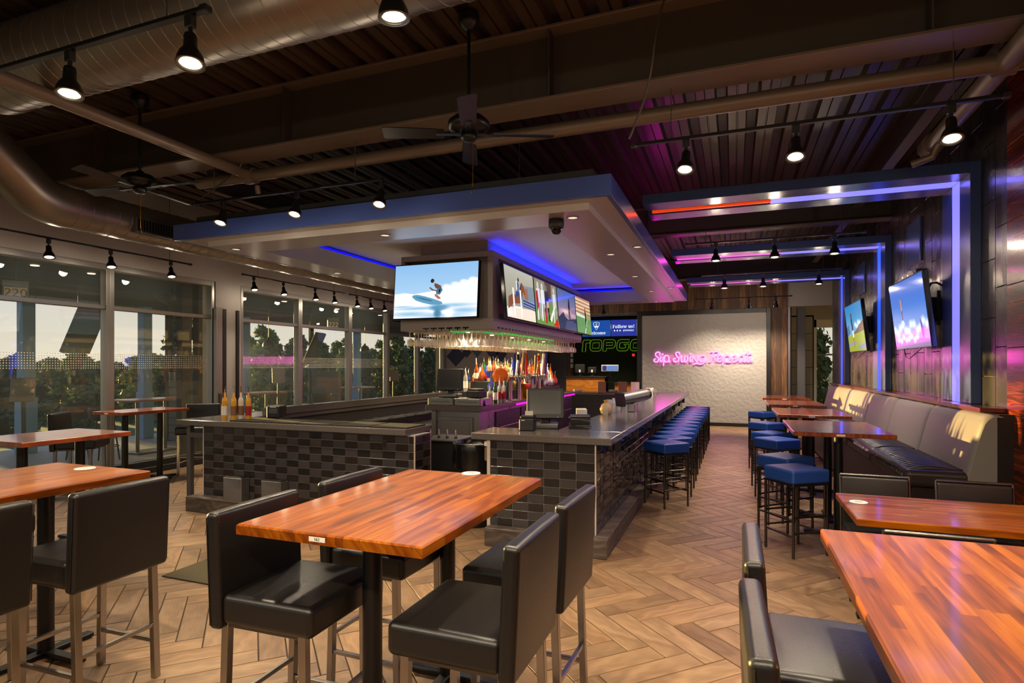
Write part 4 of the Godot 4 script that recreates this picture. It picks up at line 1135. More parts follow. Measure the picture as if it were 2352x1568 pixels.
	part(dk, "worktop", g().span(Vector3(-0.68, 1.36, -0.65), Vector3(0.60, 1.40, 0.06), 0.006), M.black_plastic)
	part(dk, "carcass", g().span(Vector3(-0.60, 0.0, -0.6), Vector3(0.53, 1.36, -0.002)), M.end_wood)
	var dk2 := thing("reception_counter", "low wooden counter beside the reception desk, under the small blue display", "desk", Vector3(-2.95, 0, -17.0))
	part(dk2, "front_panel", g().span(Vector3(-0.30, 0.1, 0), Vector3(0.24, 1.18, 0.03), 0.004), M.desk_wood)
	part(dk2, "worktop", g().span(Vector3(-0.32, 1.18, -0.6), Vector3(0.25, 1.22, 0.06), 0.006), M.black_plastic)
	part(dk2, "carcass", g().span(Vector3(-0.29, 0.0, -0.55), Vector3(0.23, 1.18, -0.002)), M.end_wood)
	for q in [[1332, 0.30, 0.26, "taller dark monitor back on the reception desk"], [1360, 0.26, 0.18, "shorter dark monitor back on the reception desk"]]:
		var p := at_z(q[0], 868, -17.15)
		var mo := thing("desk_monitor", q[3], "monitor", Vector3(p.x, 1.40, -17.15))
		part(mo, "back_shell", g().box(Vector3(0, 0.10 + q[2] * 0.5, 0), Vector3(q[1], q[2], 0.04), 0.012), M.dark_grey)
		part(mo, "stand", g().box(Vector3(0, 0.06, -0.02), Vector3(0.05, 0.12, 0.03), 0.004), M.black_plastic)
		part(mo, "foot", g().box(Vector3(0, 0.008, -0.02), Vector3(0.16, 0.014, 0.12), 0.004), M.black_plastic)
		part(mo, "tag", g().box(Vector3(0.0, 0.16, 0.022), Vector3(0.05, 0.08, 0.004)), M.label_white)
	# small blue display on a pole
	var p2 := at_z(1401, 845, -17.1)
	var ds := thing("counter_display", "small blue and white display standing over the low counter", "display", Vector3(p2.x, 1.22, -17.1))
	part(ds, "pole", g().rod(Vector3(0, 0, 0), Vector3(0, 0.36, 0), 0.012, 8), M.black_metal)
	part(ds, "foot", g().box(Vector3(0, 0.005, 0), Vector3(0.2, 0.01, 0.14), 0.003), M.black_metal)
	part(ds, "frame", g().box(Vector3(0, p2.y - 1.22, 0), Vector3(0.50, 0.19, 0.03), 0.005), M.label_white)
	glow("display_navy", Color(0.16, 0.20, 0.50), 0.7); glow("display_sky", Color(0.42, 0.58, 0.82), 0.8)
	part(ds, "display_panel", g().box(Vector3(-0.16, p2.y - 1.22, 0.017), Vector3(0.13, 0.15, 0.006)), M.display_navy)
	part(ds, "display_panel", g().box(Vector3(0.075, p2.y - 1.22, 0.017), Vector3(0.32, 0.15, 0.006)), M.display_sky)
	# vestibule beyond the end of the right wall
	setting("wall_vestibule", g().span(Vector3(1.38, 3.35, -17.95), Vector3(5.0, DECK + 0.1, -17.75)), M.wall_grey)
	setting("wall_return", g().span(Vector3(WR + 0.3, 0, -16.1), Vector3(5.0, DECK + 0.1, -15.9)), M.wall_grey)
	var vw := setting("wall_cladding", g().span(Vector3(1.6, 0, -21.2), Vector3(2.42, 3.35, -21.0)), M.dark_grey)
	for i in 6:
		part(vw, "panel", g().span(Vector3(1.70, 0.02 + i * 0.55, -21.0), Vector3(2.38, 0.555 + i * 0.55, -20.985), 0.003), M.panel_cladding)
	var wv := setting_root("window_vestibule")
	part(wv, "frame_side", g().span(Vector3(2.42, 0, -21.2), Vector3(2.50, 3.2, -21.0), 0.005), M.white_paint)
	part(wv, "frame_side", g().span(Vector3(3.9, 0, -21.2), Vector3(3.98, 3.2, -21.0), 0.005), M.white_paint)
	part(wv, "frame_head", g().span(Vector3(2.42, 2.95, -21.2), Vector3(3.98, 3.2, -21.0), 0.005), M.white_paint)
	part(wv, "transom", g().span(Vector3(2.5, 2.05, -21.15), Vector3(3.9, 2.10, -21.05), 0.004), M.alu)
	part(wv, "pane", g().quadz(2.5, 3.9, 0.0, 2.95, -21.1), M.pane)
	setting("wall_vestibule_head", g().span(Vector3(1.4, 3.2, -21.3), Vector3(5.0, DECK, -21.0)), M.wall_grey)
	setting("wall_vestibule_side", g().span(Vector3(4.0, 0, -21.3), Vector3(4.2, DECK, -15.9)), M.wall_grey)
	var wp := setting_root("window_passage")
	part(wp, "frame", g().span(Vector3(1.40, 0, -17.95), Vector3(1.47, 3.35, -17.80), 0.004), M.alu)
	part(wp, "post", g().span(Vector3(1.66, 0, -18.2), Vector3(1.86, 3.35, -18.0), 0.004), M.mid_grey)

func _board(a: Vector3, b: Vector3) -> G:
	# upright board whose grain runs up it
	var r := g()
	var lo := Vector3(minf(a.x, b.x), minf(a.y, b.y), minf(a.z, b.z)); var hi := Vector3(maxf(a.x, b.x), maxf(a.y, b.y), maxf(a.z, b.z))
	var u := rng.randf(); var v := rng.randf()
	var n := Vector3.BACK
	var k := (hi.y - lo.y) / 1.2
	r.tri(Vector3(lo.x, lo.y, hi.z), Vector3(hi.x, lo.y, hi.z), Vector3(hi.x, hi.y, hi.z), n, n, n, Vector2(u, v), Vector2(u, v + 0.6), Vector2(u + k, v + 0.6))
	r.tri(Vector3(lo.x, lo.y, hi.z), Vector3(hi.x, hi.y, hi.z), Vector3(lo.x, hi.y, hi.z), n, n, n, Vector2(u, v), Vector2(u + k, v + 0.6), Vector2(u + k, v))
	for x in [[lo.x, -1], [hi.x, 1]]:
		var q := [Vector3(x[0], lo.y, lo.z), Vector3(x[0], lo.y, hi.z), Vector3(x[0], hi.y, hi.z), Vector3(x[0], hi.y, lo.z)]
		r.outq(q[0], q[1], q[2], q[3], (lo + hi) * 0.5)
	r.quad(Vector3(lo.x, lo.y, lo.z), Vector3(hi.x, lo.y, lo.z), Vector3(hi.x, lo.y, hi.z), Vector3(lo.x, lo.y, hi.z))
	return r

func _sign_screen(at: Vector3, w: float, h: float, col: Color, which: int) -> void:
	var t := thing("sign_screen", ["blue screen reading Welcome under a white shield", "blue-violet screen reading Follow us! on the moss wall", "pale blue screen partly hidden by the neon wall frame"][which], "screen", at)
	part(t, "bezel", g().box(Vector3(0, 0, -0.025), Vector3(w + 0.02, h + 0.03, 0.045), 0.004), M.gloss_black)
	glow("screen_face_%d" % which, col, 1.0)
	part(t, "screen", g().box(Vector3(0, 0, 0), Vector3(w, h, 0.006)), M["screen_face_%d" % which])
	if which == 0:
		lettering(t, "sign_text", "Welcome", 0.095, M.sign_white, Vector3(0.0, -0.15, 0.006), Vector3.ZERO, true, "Droid Serif")
		var pts := [Vector3(-0.10, 0.185, 0.008), Vector3(-0.04, 0.205, 0.008), Vector3(0.04, 0.205, 0.008), Vector3(0.10, 0.185, 0.008), Vector3(0.08, 0.08, 0.008), Vector3(0.0, -0.05, 0.008), Vector3(-0.08, 0.08, 0.008)]
		part(t, "sign_emblem", g().tube(pts, 0.008, 6, false, -1.0, true), M.sign_white)
		part(t, "sign_emblem", g().poly(PackedVector2Array([Vector2(-0.07, 0.07), Vector2(0.0, 0.10), Vector2(0.07, 0.07), Vector2(0.045, 0.03), Vector2(-0.045, 0.03)]), 0.004, Vector3(0, 0, 0.004)), M.sign_white)
		part(t, "sign_emblem", g().tube([Vector3(-0.03, 0.145, 0.008), Vector3(0.0, 0.165, 0.008), Vector3(0.03, 0.145, 0.008), Vector3(0.0, 0.125, 0.008)], 0.007, 6, false, -1.0, true), M.sign_white)
	elif which == 1:
		lettering(t, "sign_text", "Follow us!", 0.10, M.sign_white, Vector3(0.0, 0.045, 0.006), Vector3.ZERO, true, "Droid Serif")
		lettering(t, "sign_text", "@TOPGOLF", 0.048, M.sign_white, Vector3(0.16, -0.085, 0.006), Vector3.ZERO, true)
		for i in 3:
			part(t, "sign_icon", g().lathe2([Vector2(0.0, 0.0), Vector2(0.024, 0.0), Vector2(0.024, 0.004), Vector2(0.0, 0.004)], Vector3(-0.29 + i * 0.09, -0.085, 0.004), Vector3(0, 0, 1)), M.sign_white)

# smooth a list of points
func curve(p: Array, per := 5) -> Array:
	var o := []
	for i in p.size() - 1:
		var a: Vector3 = p[maxi(i - 1, 0)]; var b: Vector3 = p[i]; var c: Vector3 = p[i + 1]; var d: Vector3 = p[mini(i + 2, p.size() - 1)]
		for k in per:
			o.append(b.cubic_interpolate(c, a, d, float(k) / per))
	o.append(p[-1])
	return o

func _neon() -> void:
	var t := thing("neon_sign", "pink neon script reading Sip. Swing. Repeat. on the plaster wall", "neon sign")
	var z := -17.54
	var S := [
		["letter_s", 0, [225, 235, 232, 175, 190, 148, 140, 165, 118, 205, 140, 255, 190, 290, 200, 345, 175, 395, 125, 402, 82, 375, 85, 335, 125, 322]],
		["letter_i", 0, [262, 245, 250, 300, 240, 350, 255, 395, 285, 385, 305, 330, 318, 270]],
		["dot", 0, [300, 205, 303, 210]],
		["letter_p", 0, [352, 240, 342, 330, 330, 420, 322, 500]], ["letter_p", 0, [346, 300, 375, 245, 425, 235, 460, 275, 462, 335, 435, 390, 390, 402, 352, 370]],
		["dot", 0, [482, 392, 486, 396]],
		["letter_s", 0, [742, 215, 735, 170, 700, 150, 655, 165, 645, 205, 668, 255, 712, 295, 720, 345, 690, 390, 630, 400, 585, 370, 590, 325, 640, 305]],
		["letter_w", 0, [745, 305, 790, 235, 785, 300, 780, 360, 800, 402, 840, 380, 862, 310, 872, 240, 862, 320, 865, 380, 895, 402, 930, 370, 945, 300, 945, 240]],
		["letter_i", 0, [1022, 240, 1010, 310, 1005, 370, 1025, 400, 1050, 380]], ["dot", 0, [1024, 195, 1027, 200]],
		["letter_n", 0, [1060, 400, 1075, 320, 1090, 235, 1125, 310, 1165, 380, 1190, 395, 1200, 320, 1215, 230]],
		["letter_g", 0, [1400, 250, 1350, 232, 1290, 250, 1255, 300, 1255, 360, 1290, 398, 1340, 385, 1380, 330, 1400, 255, 1380, 380, 1350, 440, 1290, 455, 1220, 445, 1170, 435, 1120, 455, 1105, 480]],
		["dot", 1, [60, 385, 64, 390]],
		["letter_r", 1, [185, 165, 205, 140, 250, 140, 262, 170, 240, 260, 215, 350, 185, 395, 150, 395]], ["letter_r", 1, [262, 170, 310, 138, 365, 135, 390, 165, 380, 210, 330, 245, 270, 258, 295, 300, 325, 360, 350, 395]],
		["letter_e", 1, [380, 325, 440, 310, 480, 270, 470, 230, 430, 225, 390, 255, 372, 310, 385, 370, 425, 395, 470, 375, 505, 330]],
		["letter_p", 1, [555, 230, 535, 320, 515, 410, 498, 480]], ["letter_p", 1, [545, 290, 580, 240, 640, 230, 680, 265, 682, 325, 650, 380, 595, 395, 560, 380, 600, 405, 660, 405, 720, 392]],
		["letter_e", 1, [745, 325, 810, 310, 850, 270, 840, 235, 800, 228, 760, 260, 742, 310, 755, 370, 800, 400, 850, 380, 890, 340]],
		["letter_a", 1, [1045, 235, 990, 228, 940, 255, 915, 310, 920, 370, 955, 400, 1000, 380, 1030, 320, 1045, 240, 1035, 320, 1045, 385, 1075, 400, 1105, 370]],
		["letter_t", 1, [1160, 110, 1150, 200, 1135, 300, 1135, 370, 1160, 400, 1195, 380, 1215, 310]], ["letter_t", 1, [1070, 190, 1130, 182, 1190, 200, 1240, 180]],
		["dot", 1, [1252, 380, 1256, 385]]]
	for s in S:
		var pts := []
		var c: Array = s[2]
		for i in range(0, c.size(), 2):
			pts.append(at_z(1495.0 + 120.0 * s[1] + c[i] / 11.2, 795.0 + c[i + 1] / 11.2, z))
		if s[0] == "dot":
			part(t, "neon_dot", g().rod(pts[0], pts[0] + Vector3(0, 0, 0.02), 0.026, 12), M.neon_pink)
		else:
			part(t, "neon_" + s[0], g().tube(curve(pts), 0.0165, 8), M.neon_pink)
	for x in [-1.7, -0.6, 0.25]:
		part(t, "standoff", g().rod(Vector3(x, 1.92, -17.60), Vector3(x, 1.92, z), 0.008, 6), M.alu)
	area(t, Vector3(-0.83, 1.92, -17.50), Vector3(0, 0, 1), Vector2(2.6, 0.3), 1.2, Color(1.0, 0.22, 0.80))
	area(t, Vector3(-0.83, 1.92, -17.555), Vector3(0, 0, -1), Vector2(2.6, 0.25), 0.25, Color(1.0, 0.22, 0.80))

# ================= outdoors, seen through the glass =================
func build_outdoors() -> void:
	setting("terrace_floor", g().span(Vector3(-13.9, -0.2, 6), Vector3(WL - 0.25, -0.02, -24)), M.deck_stone)
	setting("terrace_ceiling", g().span(Vector3(-13.6, 3.35, 6), Vector3(WL - 0.30, 3.6, -24)), M.ext_dark)
	setting("terrace_beam", g().span(Vector3(-13.6, 3.12, 6), Vector3(-13.3, 3.35, -24)), M.ext_dark)
	setting("ground_turf", g().span(Vector3(-30, -1.2, 14), Vector3(-13.9, -0.9, -40)), M.turf)
	setting("ground_field", g().span(Vector3(-160, -1.5, 120), Vector3(-13.9, -1.21, -160)), M.grass_field)
	setting("ground_far", g().span(Vector3(-13.9, -1.5, -24), Vector3(60, -1.21, -160)), M.grass_field)
	for q in [[333, "first"], [562, "second"], [820, "third"], [60, "last"]]:
		var p := at_x(q[0], 800, -13.2)
		var c := thing("terrace_column", "pale blue steel terrace column outside, %s from the dark doorway pier" % q[1], "column", Vector3(-13.2, -0.02, p.z))
		part(c, "shaft", g().box(Vector3(0, 1.57, 0), Vector3(0.22, 3.14, 0.22), 0.01), M.column_blue)
		part(c, "base_plate", g().box(Vector3(0, 0.55, 0), Vector3(0.27, 1.1, 0.27), 0.01), M.column_blue)
	# clad partition between the bays, with horizontal boards
	for q in [[-11.6, -9.75, "by the first window"], [-11.6, -14.6, "by the second run of windows"]]:
		var w := thing("bay_partition", "dark grey boarded partition outside %s" % q[2], "partition", Vector3(q[0], -0.02, q[1]))
		for i in 9:
			part(w, "board", g().span(Vector3(-0.55, 0.02 + i * 0.175, -0.06), Vector3(0.45, 0.188 + i * 0.175, 0.06), 0.004), M.siding)
		part(w, "post", g().span(Vector3(-0.65, 0, -0.07), Vector3(-0.56, 3.3, 0.07), 0.004), M.ext_dark)
	# number signs hanging under the terrace ceiling
	for q in [["220", 36, 668], ["222", 765, 743]]:
		var p := at_x(q[1], q[2], -9.9)
		var s := thing("number_sign", ("hanging pale sign with the number 220 outside the first window" if q[0] == "220" else "hanging dark sign with the number 222 beyond the doorway pier"), "sign", p, PI / 2 - 0.5)
		part(s, "plate", g().box(Vector3.ZERO, Vector3(0.30, 0.30, 0.05), 0.004), M.siding)
		lettering(s, "number", q[0], 0.12, M.label_white if q[0] == "222" else M.ink, Vector3(0, -0.03, 0.027))
		part(s, "face_plate", g().box(Vector3(0, -0.04, 0.024), Vector3(0.26, 0.18, 0.006)), M.panel_cladding if q[0] == "220" else M.siding)
		part(s, "rod", g().rod(Vector3(0, 0.15, 0), Vector3(0, 3.35 - p.y, 0), 0.01, 6), M.black_metal)
	# downlights in the terrace ceiling
	var k := 0
	for q in [[80, 630], [210, 647], [653, 698], [774, 716], [873, 730]]:
		var p := at_x(q[0], q[1], -10.6)
		var d := thing("terrace_downlight", "small warm downlight under the dark terrace ceiling", "downlight", Vector3(-10.6, 3.348, p.z), 0, "terrace downlights")
		part(d, "trim_ring", g().lathe([Vector2(0.075, 0.0), Vector2(0.075, -0.008), Vector2(0.05, -0.012), Vector2(0.045, 0.0)], 16), M.alu)
		part(d, "lamp_lens", g().rod(Vector3(0, -0.004, 0), Vector3(0, -0.016, 0), 0.06, 14), M.bulb_soft)
		k += 1
	# pendant dome lamps
	for q in [[838, 800, "beside the third blue column"], [617, 788, "beside the second blue column"], [441, 768, "beside the dark doorway post"]]:
		var p := at_x(q[0], q[1], -11.6)
		var d := thing("pendant_lamp", "black dome pendant lamp outside, %s" % q[2], "pendant lamp", p)
		part(d, "shade", g().lathe([Vector2(0.155, -0.09), Vector2(0.15, -0.02), Vector2(0.12, 0.04), Vector2(0.07, 0.085), Vector2(0.035, 0.10), Vector2(0.03, 0.16), Vector2(0.0, 0.165)], 20), M.black_metal)
		part(d, "cord", g().rod(Vector3(0, 0.16, 0), Vector3(0, 3.35 - p.y, 0), 0.007, 6), M.conduit)
	# cage fan under the ceiling
	var fp := at_x(395, 690, -11.2)
	var cf := thing("cage_fan", "round wire cage fan under the terrace ceiling", "fan", fp)
	for i in 10:
		var r := 0.05 + 0.035 * i
		var pts := []
		for s in 24: pts.append(Vector3(cos(TAU * s / 24) * r, sin(TAU * s / 24) * r * 0.45, sin(TAU * s / 24) * r * 0.9))
		part(cf, "wire", g().tube(pts, 0.004, 5, false, -1.0, true), M.conduit)
	part(cf, "motor", g().box(Vector3(0, 0.03, 0), Vector3(0.16, 0.2, 0.16), 0.03), M.black_metal)
	part(cf, "bracket", g().rod(Vector3(0, 0.1, 0), Vector3(0, 3.35 - fp.y, 0), 0.03, 8), M.black_metal)
	# dark doorway posts and slanted dark panels hanging near the bays
	for q in [[423, 0.30], [458, 0.26]]:
		var p := at_x(q[0], 800, -9.6)
		solo("terrace_post", g().box(Vector3(p.x, 1.66, p.z), Vector3(0.16, 3.36, q[1] * 0.7), 0.01), M.ext_dark, "dark steel post outside the glass, %s of the doorway pair" % ["wider one" if q[1] > 0.28 else "narrower one"], "post")
	for q in [[195, 755, "beside the first blue column"], [722, 800, "under the 222 sign"]]:  # first one imitates a dark reflection of the bulkhead in the glass
		var p := at_x(q[0], q[1], -11.0)
		var d := thing("slanted_dark_panel", "slanted dark panel hanging outside, %s" % q[2], "monitor", p, 0.3)
		var b := g()
		b.xf = Transform3D(Basis(Vector3.FORWARD, 0.42), Vector3.ZERO)
		b.box(Vector3.ZERO, Vector3(0.08, 0.95, 0.62), 0.01)
		part(d, "housing", b, M.ext_dark)
		part(d, "drop_pole", g().rod(Vector3(-0.1, 0.3, 0), Vector3(-0.1, 3.35 - p.y, 0), 0.03, 8), M.ext_dark)
	# tables, shell chairs and touch screens of the terrace
	for q in [[-11.0, -8.4, "opposite the doorway"], [-11.2, -11.4, "under the 222 sign"], [-11.2, -15.4, "at the far end"]]:
		var t := thing("terrace_table", "high orange topped terrace table outside, %s" % q[2], "table", Vector3(q[0], -0.02, q[1]))
		part(t, "top", g().box(Vector3(0, 1.05, 0), Vector3(0.7, 0.04, 1.3), 0.005), M.table_edge)
		part(t, "leg", g().rod(Vector3(0, 0.02, -0.3), Vector3(0, 1.03, -0.3), 0.035, 10), M.dark_chrome)
		part(t, "leg", g().rod(Vector3(0, 0.02, 0.3), Vector3(0, 1.03, 0.3), 0.035, 10), M.dark_chrome)
		part(t, "base", g().box(Vector3(0, 0.015, 0), Vector3(0.5, 0.03, 0.9), 0.006), M.black_metal)
	var sc := [[-10.6, -7.2, 2.2, "left of the doorway table"], [-11.5, -7.3, -0.6, "behind the doorway table"], [-10.2, -12.6, 2.6, "beyond the 222 table"], [-12.0, -10.4, 0.4, "before the 222 table"], [-12.0, -13.0, 0.4, "between the far tables"], [-10.3, -4.3, 1.2, "by the first partition"]]
	for q in sc:
		var t := thing("shell_chair", "black shell bar chair on the terrace, %s" % q[3], "chair", Vector3(q[0], -0.02, q[1]), q[2])
		part(t, "shell", g().lathe([Vector2(0.0, 0.74), Vector2(0.18, 0.745), Vector2(0.24, 0.80), Vector2(0.27, 0.92), Vector2(0.26, 0.99)], 18), M.black_plastic)
		for i in 4:
			var a := TAU * i / 4 + 0.78
			part(t, "leg", g().rod(Vector3(cos(a) * 0.24, 0, sin(a) * 0.24), Vector3(cos(a) * 0.14, 0.74, sin(a) * 0.14), 0.014, 8), M.black_metal)
		part(t, "foot_ring", g().tube(_circle(Vector3(0, 0.28, 0), 0.205, 16), 0.009, 6, false, -1.0, true), M.black_metal)
	for q in [[640, 862, "behind the pour-spout bottles"], [905, 862, "near the far corner of the windows"], [52, 895, "by the first partition"]]:
		var p := at_x(q[0], q[1], -10.4)
		var t := thing("touch_kiosk", "tilted touch screen on a stand outside, %s" % q[2], "kiosk", p, 0.9)
		var b := g()
		b.xf = Transform3D(Basis(Vector3.RIGHT, -0.25), Vector3.ZERO)
		b.box(Vector3.ZERO, Vector3(0.30, 0.38, 0.04), 0.01)
		part(t, "tablet", b, M.mid_grey)
		part(t, "stand", g().rod(Vector3(0, -0.1, -0.04), Vector3(0, -p.y, -0.1), 0.03, 10), M.dark_grey)
	# trees beyond the field
	var leaf := []
	for vv in 5: leaf.append(_crown(vv))
	var spots := []
	for row in 3:
		for i in 22: spots.append(Vector3(-25.0 - 3.2 * row - 0.16 * i, -1.21, -8.0 - i * 2.75 - row * 1.1))
	for i in 6: spots.append(Vector3(1.3 + i * 1.9, -1.21, -27.0 - (i % 2) * 2.6))
	for i in spots.size():
		var p: Vector3 = spots[i]
		var far := i < 66
		var tall := 4.2 + 1.6 * rng.randf() if far else 6.5
		if far and p.z > -26.0: tall = 3.2 + 0.5 * rng.randf()
		if i in [50, 51, 60]: tall = 8.2
		var lb: String = ["broad dark green tree in the line beyond the turf", "bright green bushy tree in the line beyond the turf", "blue-green dense tree in the line beyond the turf"][i % 3] if far else "leafy green tree outside the vestibule window"
		var t := thing("tree", lb, "tree", p, (rng.randi() % 4) * PI / 2, ["dark green trees", "bright green trees", "blue-green trees"][i % 3] if far else "trees outside the vestibule")
		t.scale = Vector3(1, tall / 5.4, 1)
		part(t, "crown", leaf[i % 5], M[["leaf_a", "leaf_b", "leaf_c"][i % 3]])
		part(t, "trunk", g().tube([Vector3.ZERO, Vector3(0.05, 1.5, 0.03), Vector3(0.0, 3.0, 0.1), Vector3(0.1, 4.4, 0.0)], 0.14, 7, true, 0.05), M.bark)

func _circle(o: Vector3, r: float, n: int) -> Array:
	var a := []
	for i in n: a.append(o + Vector3(cos(TAU * i / n) * r, 0, sin(TAU * i / n) * r))
	return a
func _crown(sd: int) -> ArrayMesh:
	var r := RandomNumberGenerator.new()
	r.seed = 900 + sd
	var b := g()
	var clumps := []
	for i in 20:
		var a := r.randf() * TAU
		var h := (i + r.randf()) / 20.0
		var q := 0.75 * sqrt(r.randf()) * (1.0 if h < 0.7 else 0.6)
		clumps.append([Vector3(cos(a) * q, 0.45 + 4.45 * h, sin(a) * q), 0.55 * (1.0 if h < 0.8 else 0.7)])
	for i in 2600:
		var c: Array = clumps[i % 20]
		var d := Vector3(r.randfn(), r.randfn(), r.randfn()).normalized()
		var p: Vector3 = c[0] + d * c[1] * pow(r.randf(), 0.4)
		var x := Vector3(r.randfn(), r.randfn(), r.randfn()).normalized()
		var y := x.cross(d).normalized()
		var s := 0.11 + 0.09 * r.randf()
		b.tri(p - x * s, p + y * s * 0.6, p + x * s)
		b.tri(p - x * s, p + x * s, p - y * s * 0.6)
	return b.mesh()

# ================= the bar island =================
const TOP := 1.06
func build_bar() -> void:
	var tiles := []
	var rows := 10
	var y0 := 0.178; var ph := 0.0812; var pw := 0.1555
	# --- left front block
	var L := thing("tiled_counter", "dark tiled front block of the bar with an electrical outlet", "bar counter")
	part(L, "carcass", g().span(Vector3(-5.89, 0.0, -5.166), Vector3(-3.03, 0.995, -5.52)), M.grout)
	var tm := g().span(Vector3.ZERO, Vector3(pw - 0.005, ph - 0.005, 0.008), 0.0015).mesh()
	for c in 19:
		for r in rows:
			var x := -5.888 + c * pw
			if x + pw > -3.03:
				if r >= 0: _tile(L, g().span(Vector3.ZERO, Vector3(-3.032 - x, ph - 0.005, 0.008), 0.0015).mesh(), Vector3(x, y0 + r * ph, -5.166), c + r)
			else:
				_tile(L, tm, Vector3(x, y0 + r * ph, -5.166), c + r)
	var ts := g().span(Vector3.ZERO, Vector3(0.008, ph - 0.005, pw - 0.005), 0.0015).mesh()
	for c in 2:
		for r in rows: _tile(L, ts, Vector3(-3.03, y0 + r * ph, -5.175 - (c + 1) * pw), c + r + 1, true)
	part(L, "corner_trim", g().span(Vector3(-3.034, 0.175, -5.160), Vector3(-3.020, 0.993, -5.176), 0.002), M.edge_trim)
	part(L, "corner_trim", g().span(Vector3(-5.900, 0.175, -5.156), Vector3(-5.888, 0.993, -5.17), 0.002), M.edge_trim)
	part(L, "foot_ledge", g().span(Vector3(-6.02, 0.0, -5.02), Vector3(-2.98, 0.174, -5.166), 0.006), M.kick_wood)
	var ol := at_z(883, 1020, -5.157)
	var ou := part(L, "outlet", g().box(ol, Vector3(0.055, 0.10, 0.008), 0.002), M.dark_chrome)
	part(ou, "socket", g().box(ol + Vector3(0, 0, 0.005), Vector3(0.03, 0.062, 0.004), 0.001), M.black_plastic)
	for q in [[528, 1124], [617, 1128]]:
		var p := at_z(q[0], q[1], -5.0)
		var sb := thing("steel_box", "brushed steel box standing on the foot ledge of the bar, %s" % ["nearer the windows" if q[0] < 600 else "nearer the service gap"], "box", Vector3(p.x, 0.174, -5.09))
		part(sb, "body", g().box(Vector3(0, 0.13, 0), Vector3(0.27, 0.26, 0.12), 0.004), M.steel)
		part(sb, "lid", g().box(Vector3(0, 0.265, -0.01), Vector3(0.25, 0.012, 0.09), 0.002), M.dark_chrome)
	# --- right block and its long tiled side
	var R := thing("tiled_counter", "long tiled bar side facing the row of blue stools", "bar counter")
	part(R, "carcass", g().span(Vector3(-2.19, 0.0, -5.166), Vector3(-1.166, 0.995, -5.62)), M.grout)
	part(R, "carcass", g().span(Vector3(-1.45, 0.0, -5.62), Vector3(-1.166, 0.995, -14.70)), M.grout)
	for c in 7:
		for r in rows:
			var x := -2.187 + c * pw - (0.085 if c > 0 else 0.0)
			var wd := pw - 0.005 if c > 0 else 0.066
			if c == 6: wd = -1.170 - x
			_tile(R, g().span(Vector3.ZERO, Vector3(wd, ph - 0.005, 0.008), 0.0015).mesh(), Vector3(x, y0 + r * ph, -5.166), c + r)
	var rest := g()
	rest.colored = true
	for c in 61:
		for r in rows:
			var z := -5.178 - (c + 1) * pw
			var lean := Vector3(rng.randf_range(-0.022, 0.022), rng.randf_range(-0.03, 0.03), 0)
			if c < 22:
				var o := part(R, "tile", ts, M.tile_side_dark if (c + r) % 2 else M.tile_side_light)
				o.position = Vector3(-1.166, y0 + r * ph, z)
				o.rotation = Vector3(0, lean.y, lean.x)
			else:
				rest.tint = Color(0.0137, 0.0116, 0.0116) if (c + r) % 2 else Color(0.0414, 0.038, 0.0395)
				rest.xf = Transform3D(Basis.from_euler(Vector3(0, lean.y, lean.x)), Vector3(-1.166, y0 + r * ph, z))
				rest.box(Vector3(0.004, ph * 0.5 - 0.0025, pw * 0.5 - 0.0025), Vector3(0.008, ph - 0.005, pw - 0.005))
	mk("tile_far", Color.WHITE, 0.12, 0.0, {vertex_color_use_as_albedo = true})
	part(R, "far_tiles", rest, M.tile_far).set_meta("kind", "stuff")
	part(R, "corner_trim", g().span(Vector3(-1.170, 0.175, -5.160), Vector3(-1.156, 0.993, -5.176), 0.002), M.edge_trim)
	part(R, "corner_trim", g().span(Vector3(-2.225, 0.0, -5.156), Vector3(-2.19, 0.993, -5.23), 0.003), M.edge_trim)
	part(R, "foot_ledge", g().span(Vector3(-2.21, 0.0, -5.06), Vector3(-1.04, 0.174, -5.166), 0.006), M.kick_wood)
	part(R, "foot_ledge", g().span(Vector3(-1.156, 0.0, -5.166), Vector3(-1.04, 0.174, -14.7), 0.006), M.kick_wood)
	var zz := -6.0
	while zz > -14.6:
		part(R, "rail_bracket", g().box(Vector3(-1.12, 0.90, zz), Vector3(0.06, 0.14, 0.02), 0.003), M.dark_chrome)
		zz -= 1.2
	# --- left and far arms
	var K := thing("rear_counter", "dark bar body along the windows and far side of the island", "bar counter")
	part(K, "carcass", g().span(Vector3(-6.1, 0.0, -5.65), Vector3(-5.72, 0.99, -14.3)), M.dark_grey)
	part(K, "carcass", g().span(Vector3(-5.72, 0.0, -14.05), Vector3(-1.46, 0.99, -14.5)), M.dark_grey)
	part(K, "under_shelf", g().span(Vector3(-5.715, 0.60, -6.1), Vector3(-5.15, 0.64, -13.9), 0.004), M.steel)
	part(K, "under_shelf", g().span(Vector3(-5.715, 0.80, -6.4), Vector3(-5.45, 0.83, -13.9), 0.004), M.steel)
	# --- worktops: separate stone slabs
	var s0 := 0.997
	var w1 := thing("stone_worktop", "grey stone worktop on the left block and along the windows", "worktop")
	part(w1, "slab", g().span(Vector3(-6.28, s0, -5.11), Vector3(-3.10, TOP, -5.64), 0.005), M.granite)
	part(w1, "slab", g().span(Vector3(-6.28, s0, -5.642), Vector3(-5.66, TOP, -14.04), 0.005), M.granite)
	part(w1, "splash_ledge", g().span(Vector3(-5.72, TOP, -5.9), Vector3(-5.62, TOP + 0.10, -13.9), 0.004), M.granite)
	for x in [-5.5, -5.02, -4.54, -4.06, -3.58]:
		part(w1, "bar_mat", g().span(Vector3(x, TOP, -5.17), Vector3(x + 0.45, TOP + 0.012, -5.58), 0.004), M.rubber_mat)
	var w2 := thing("stone_worktop", "grey stone worktop along the stool side of the bar", "worktop")
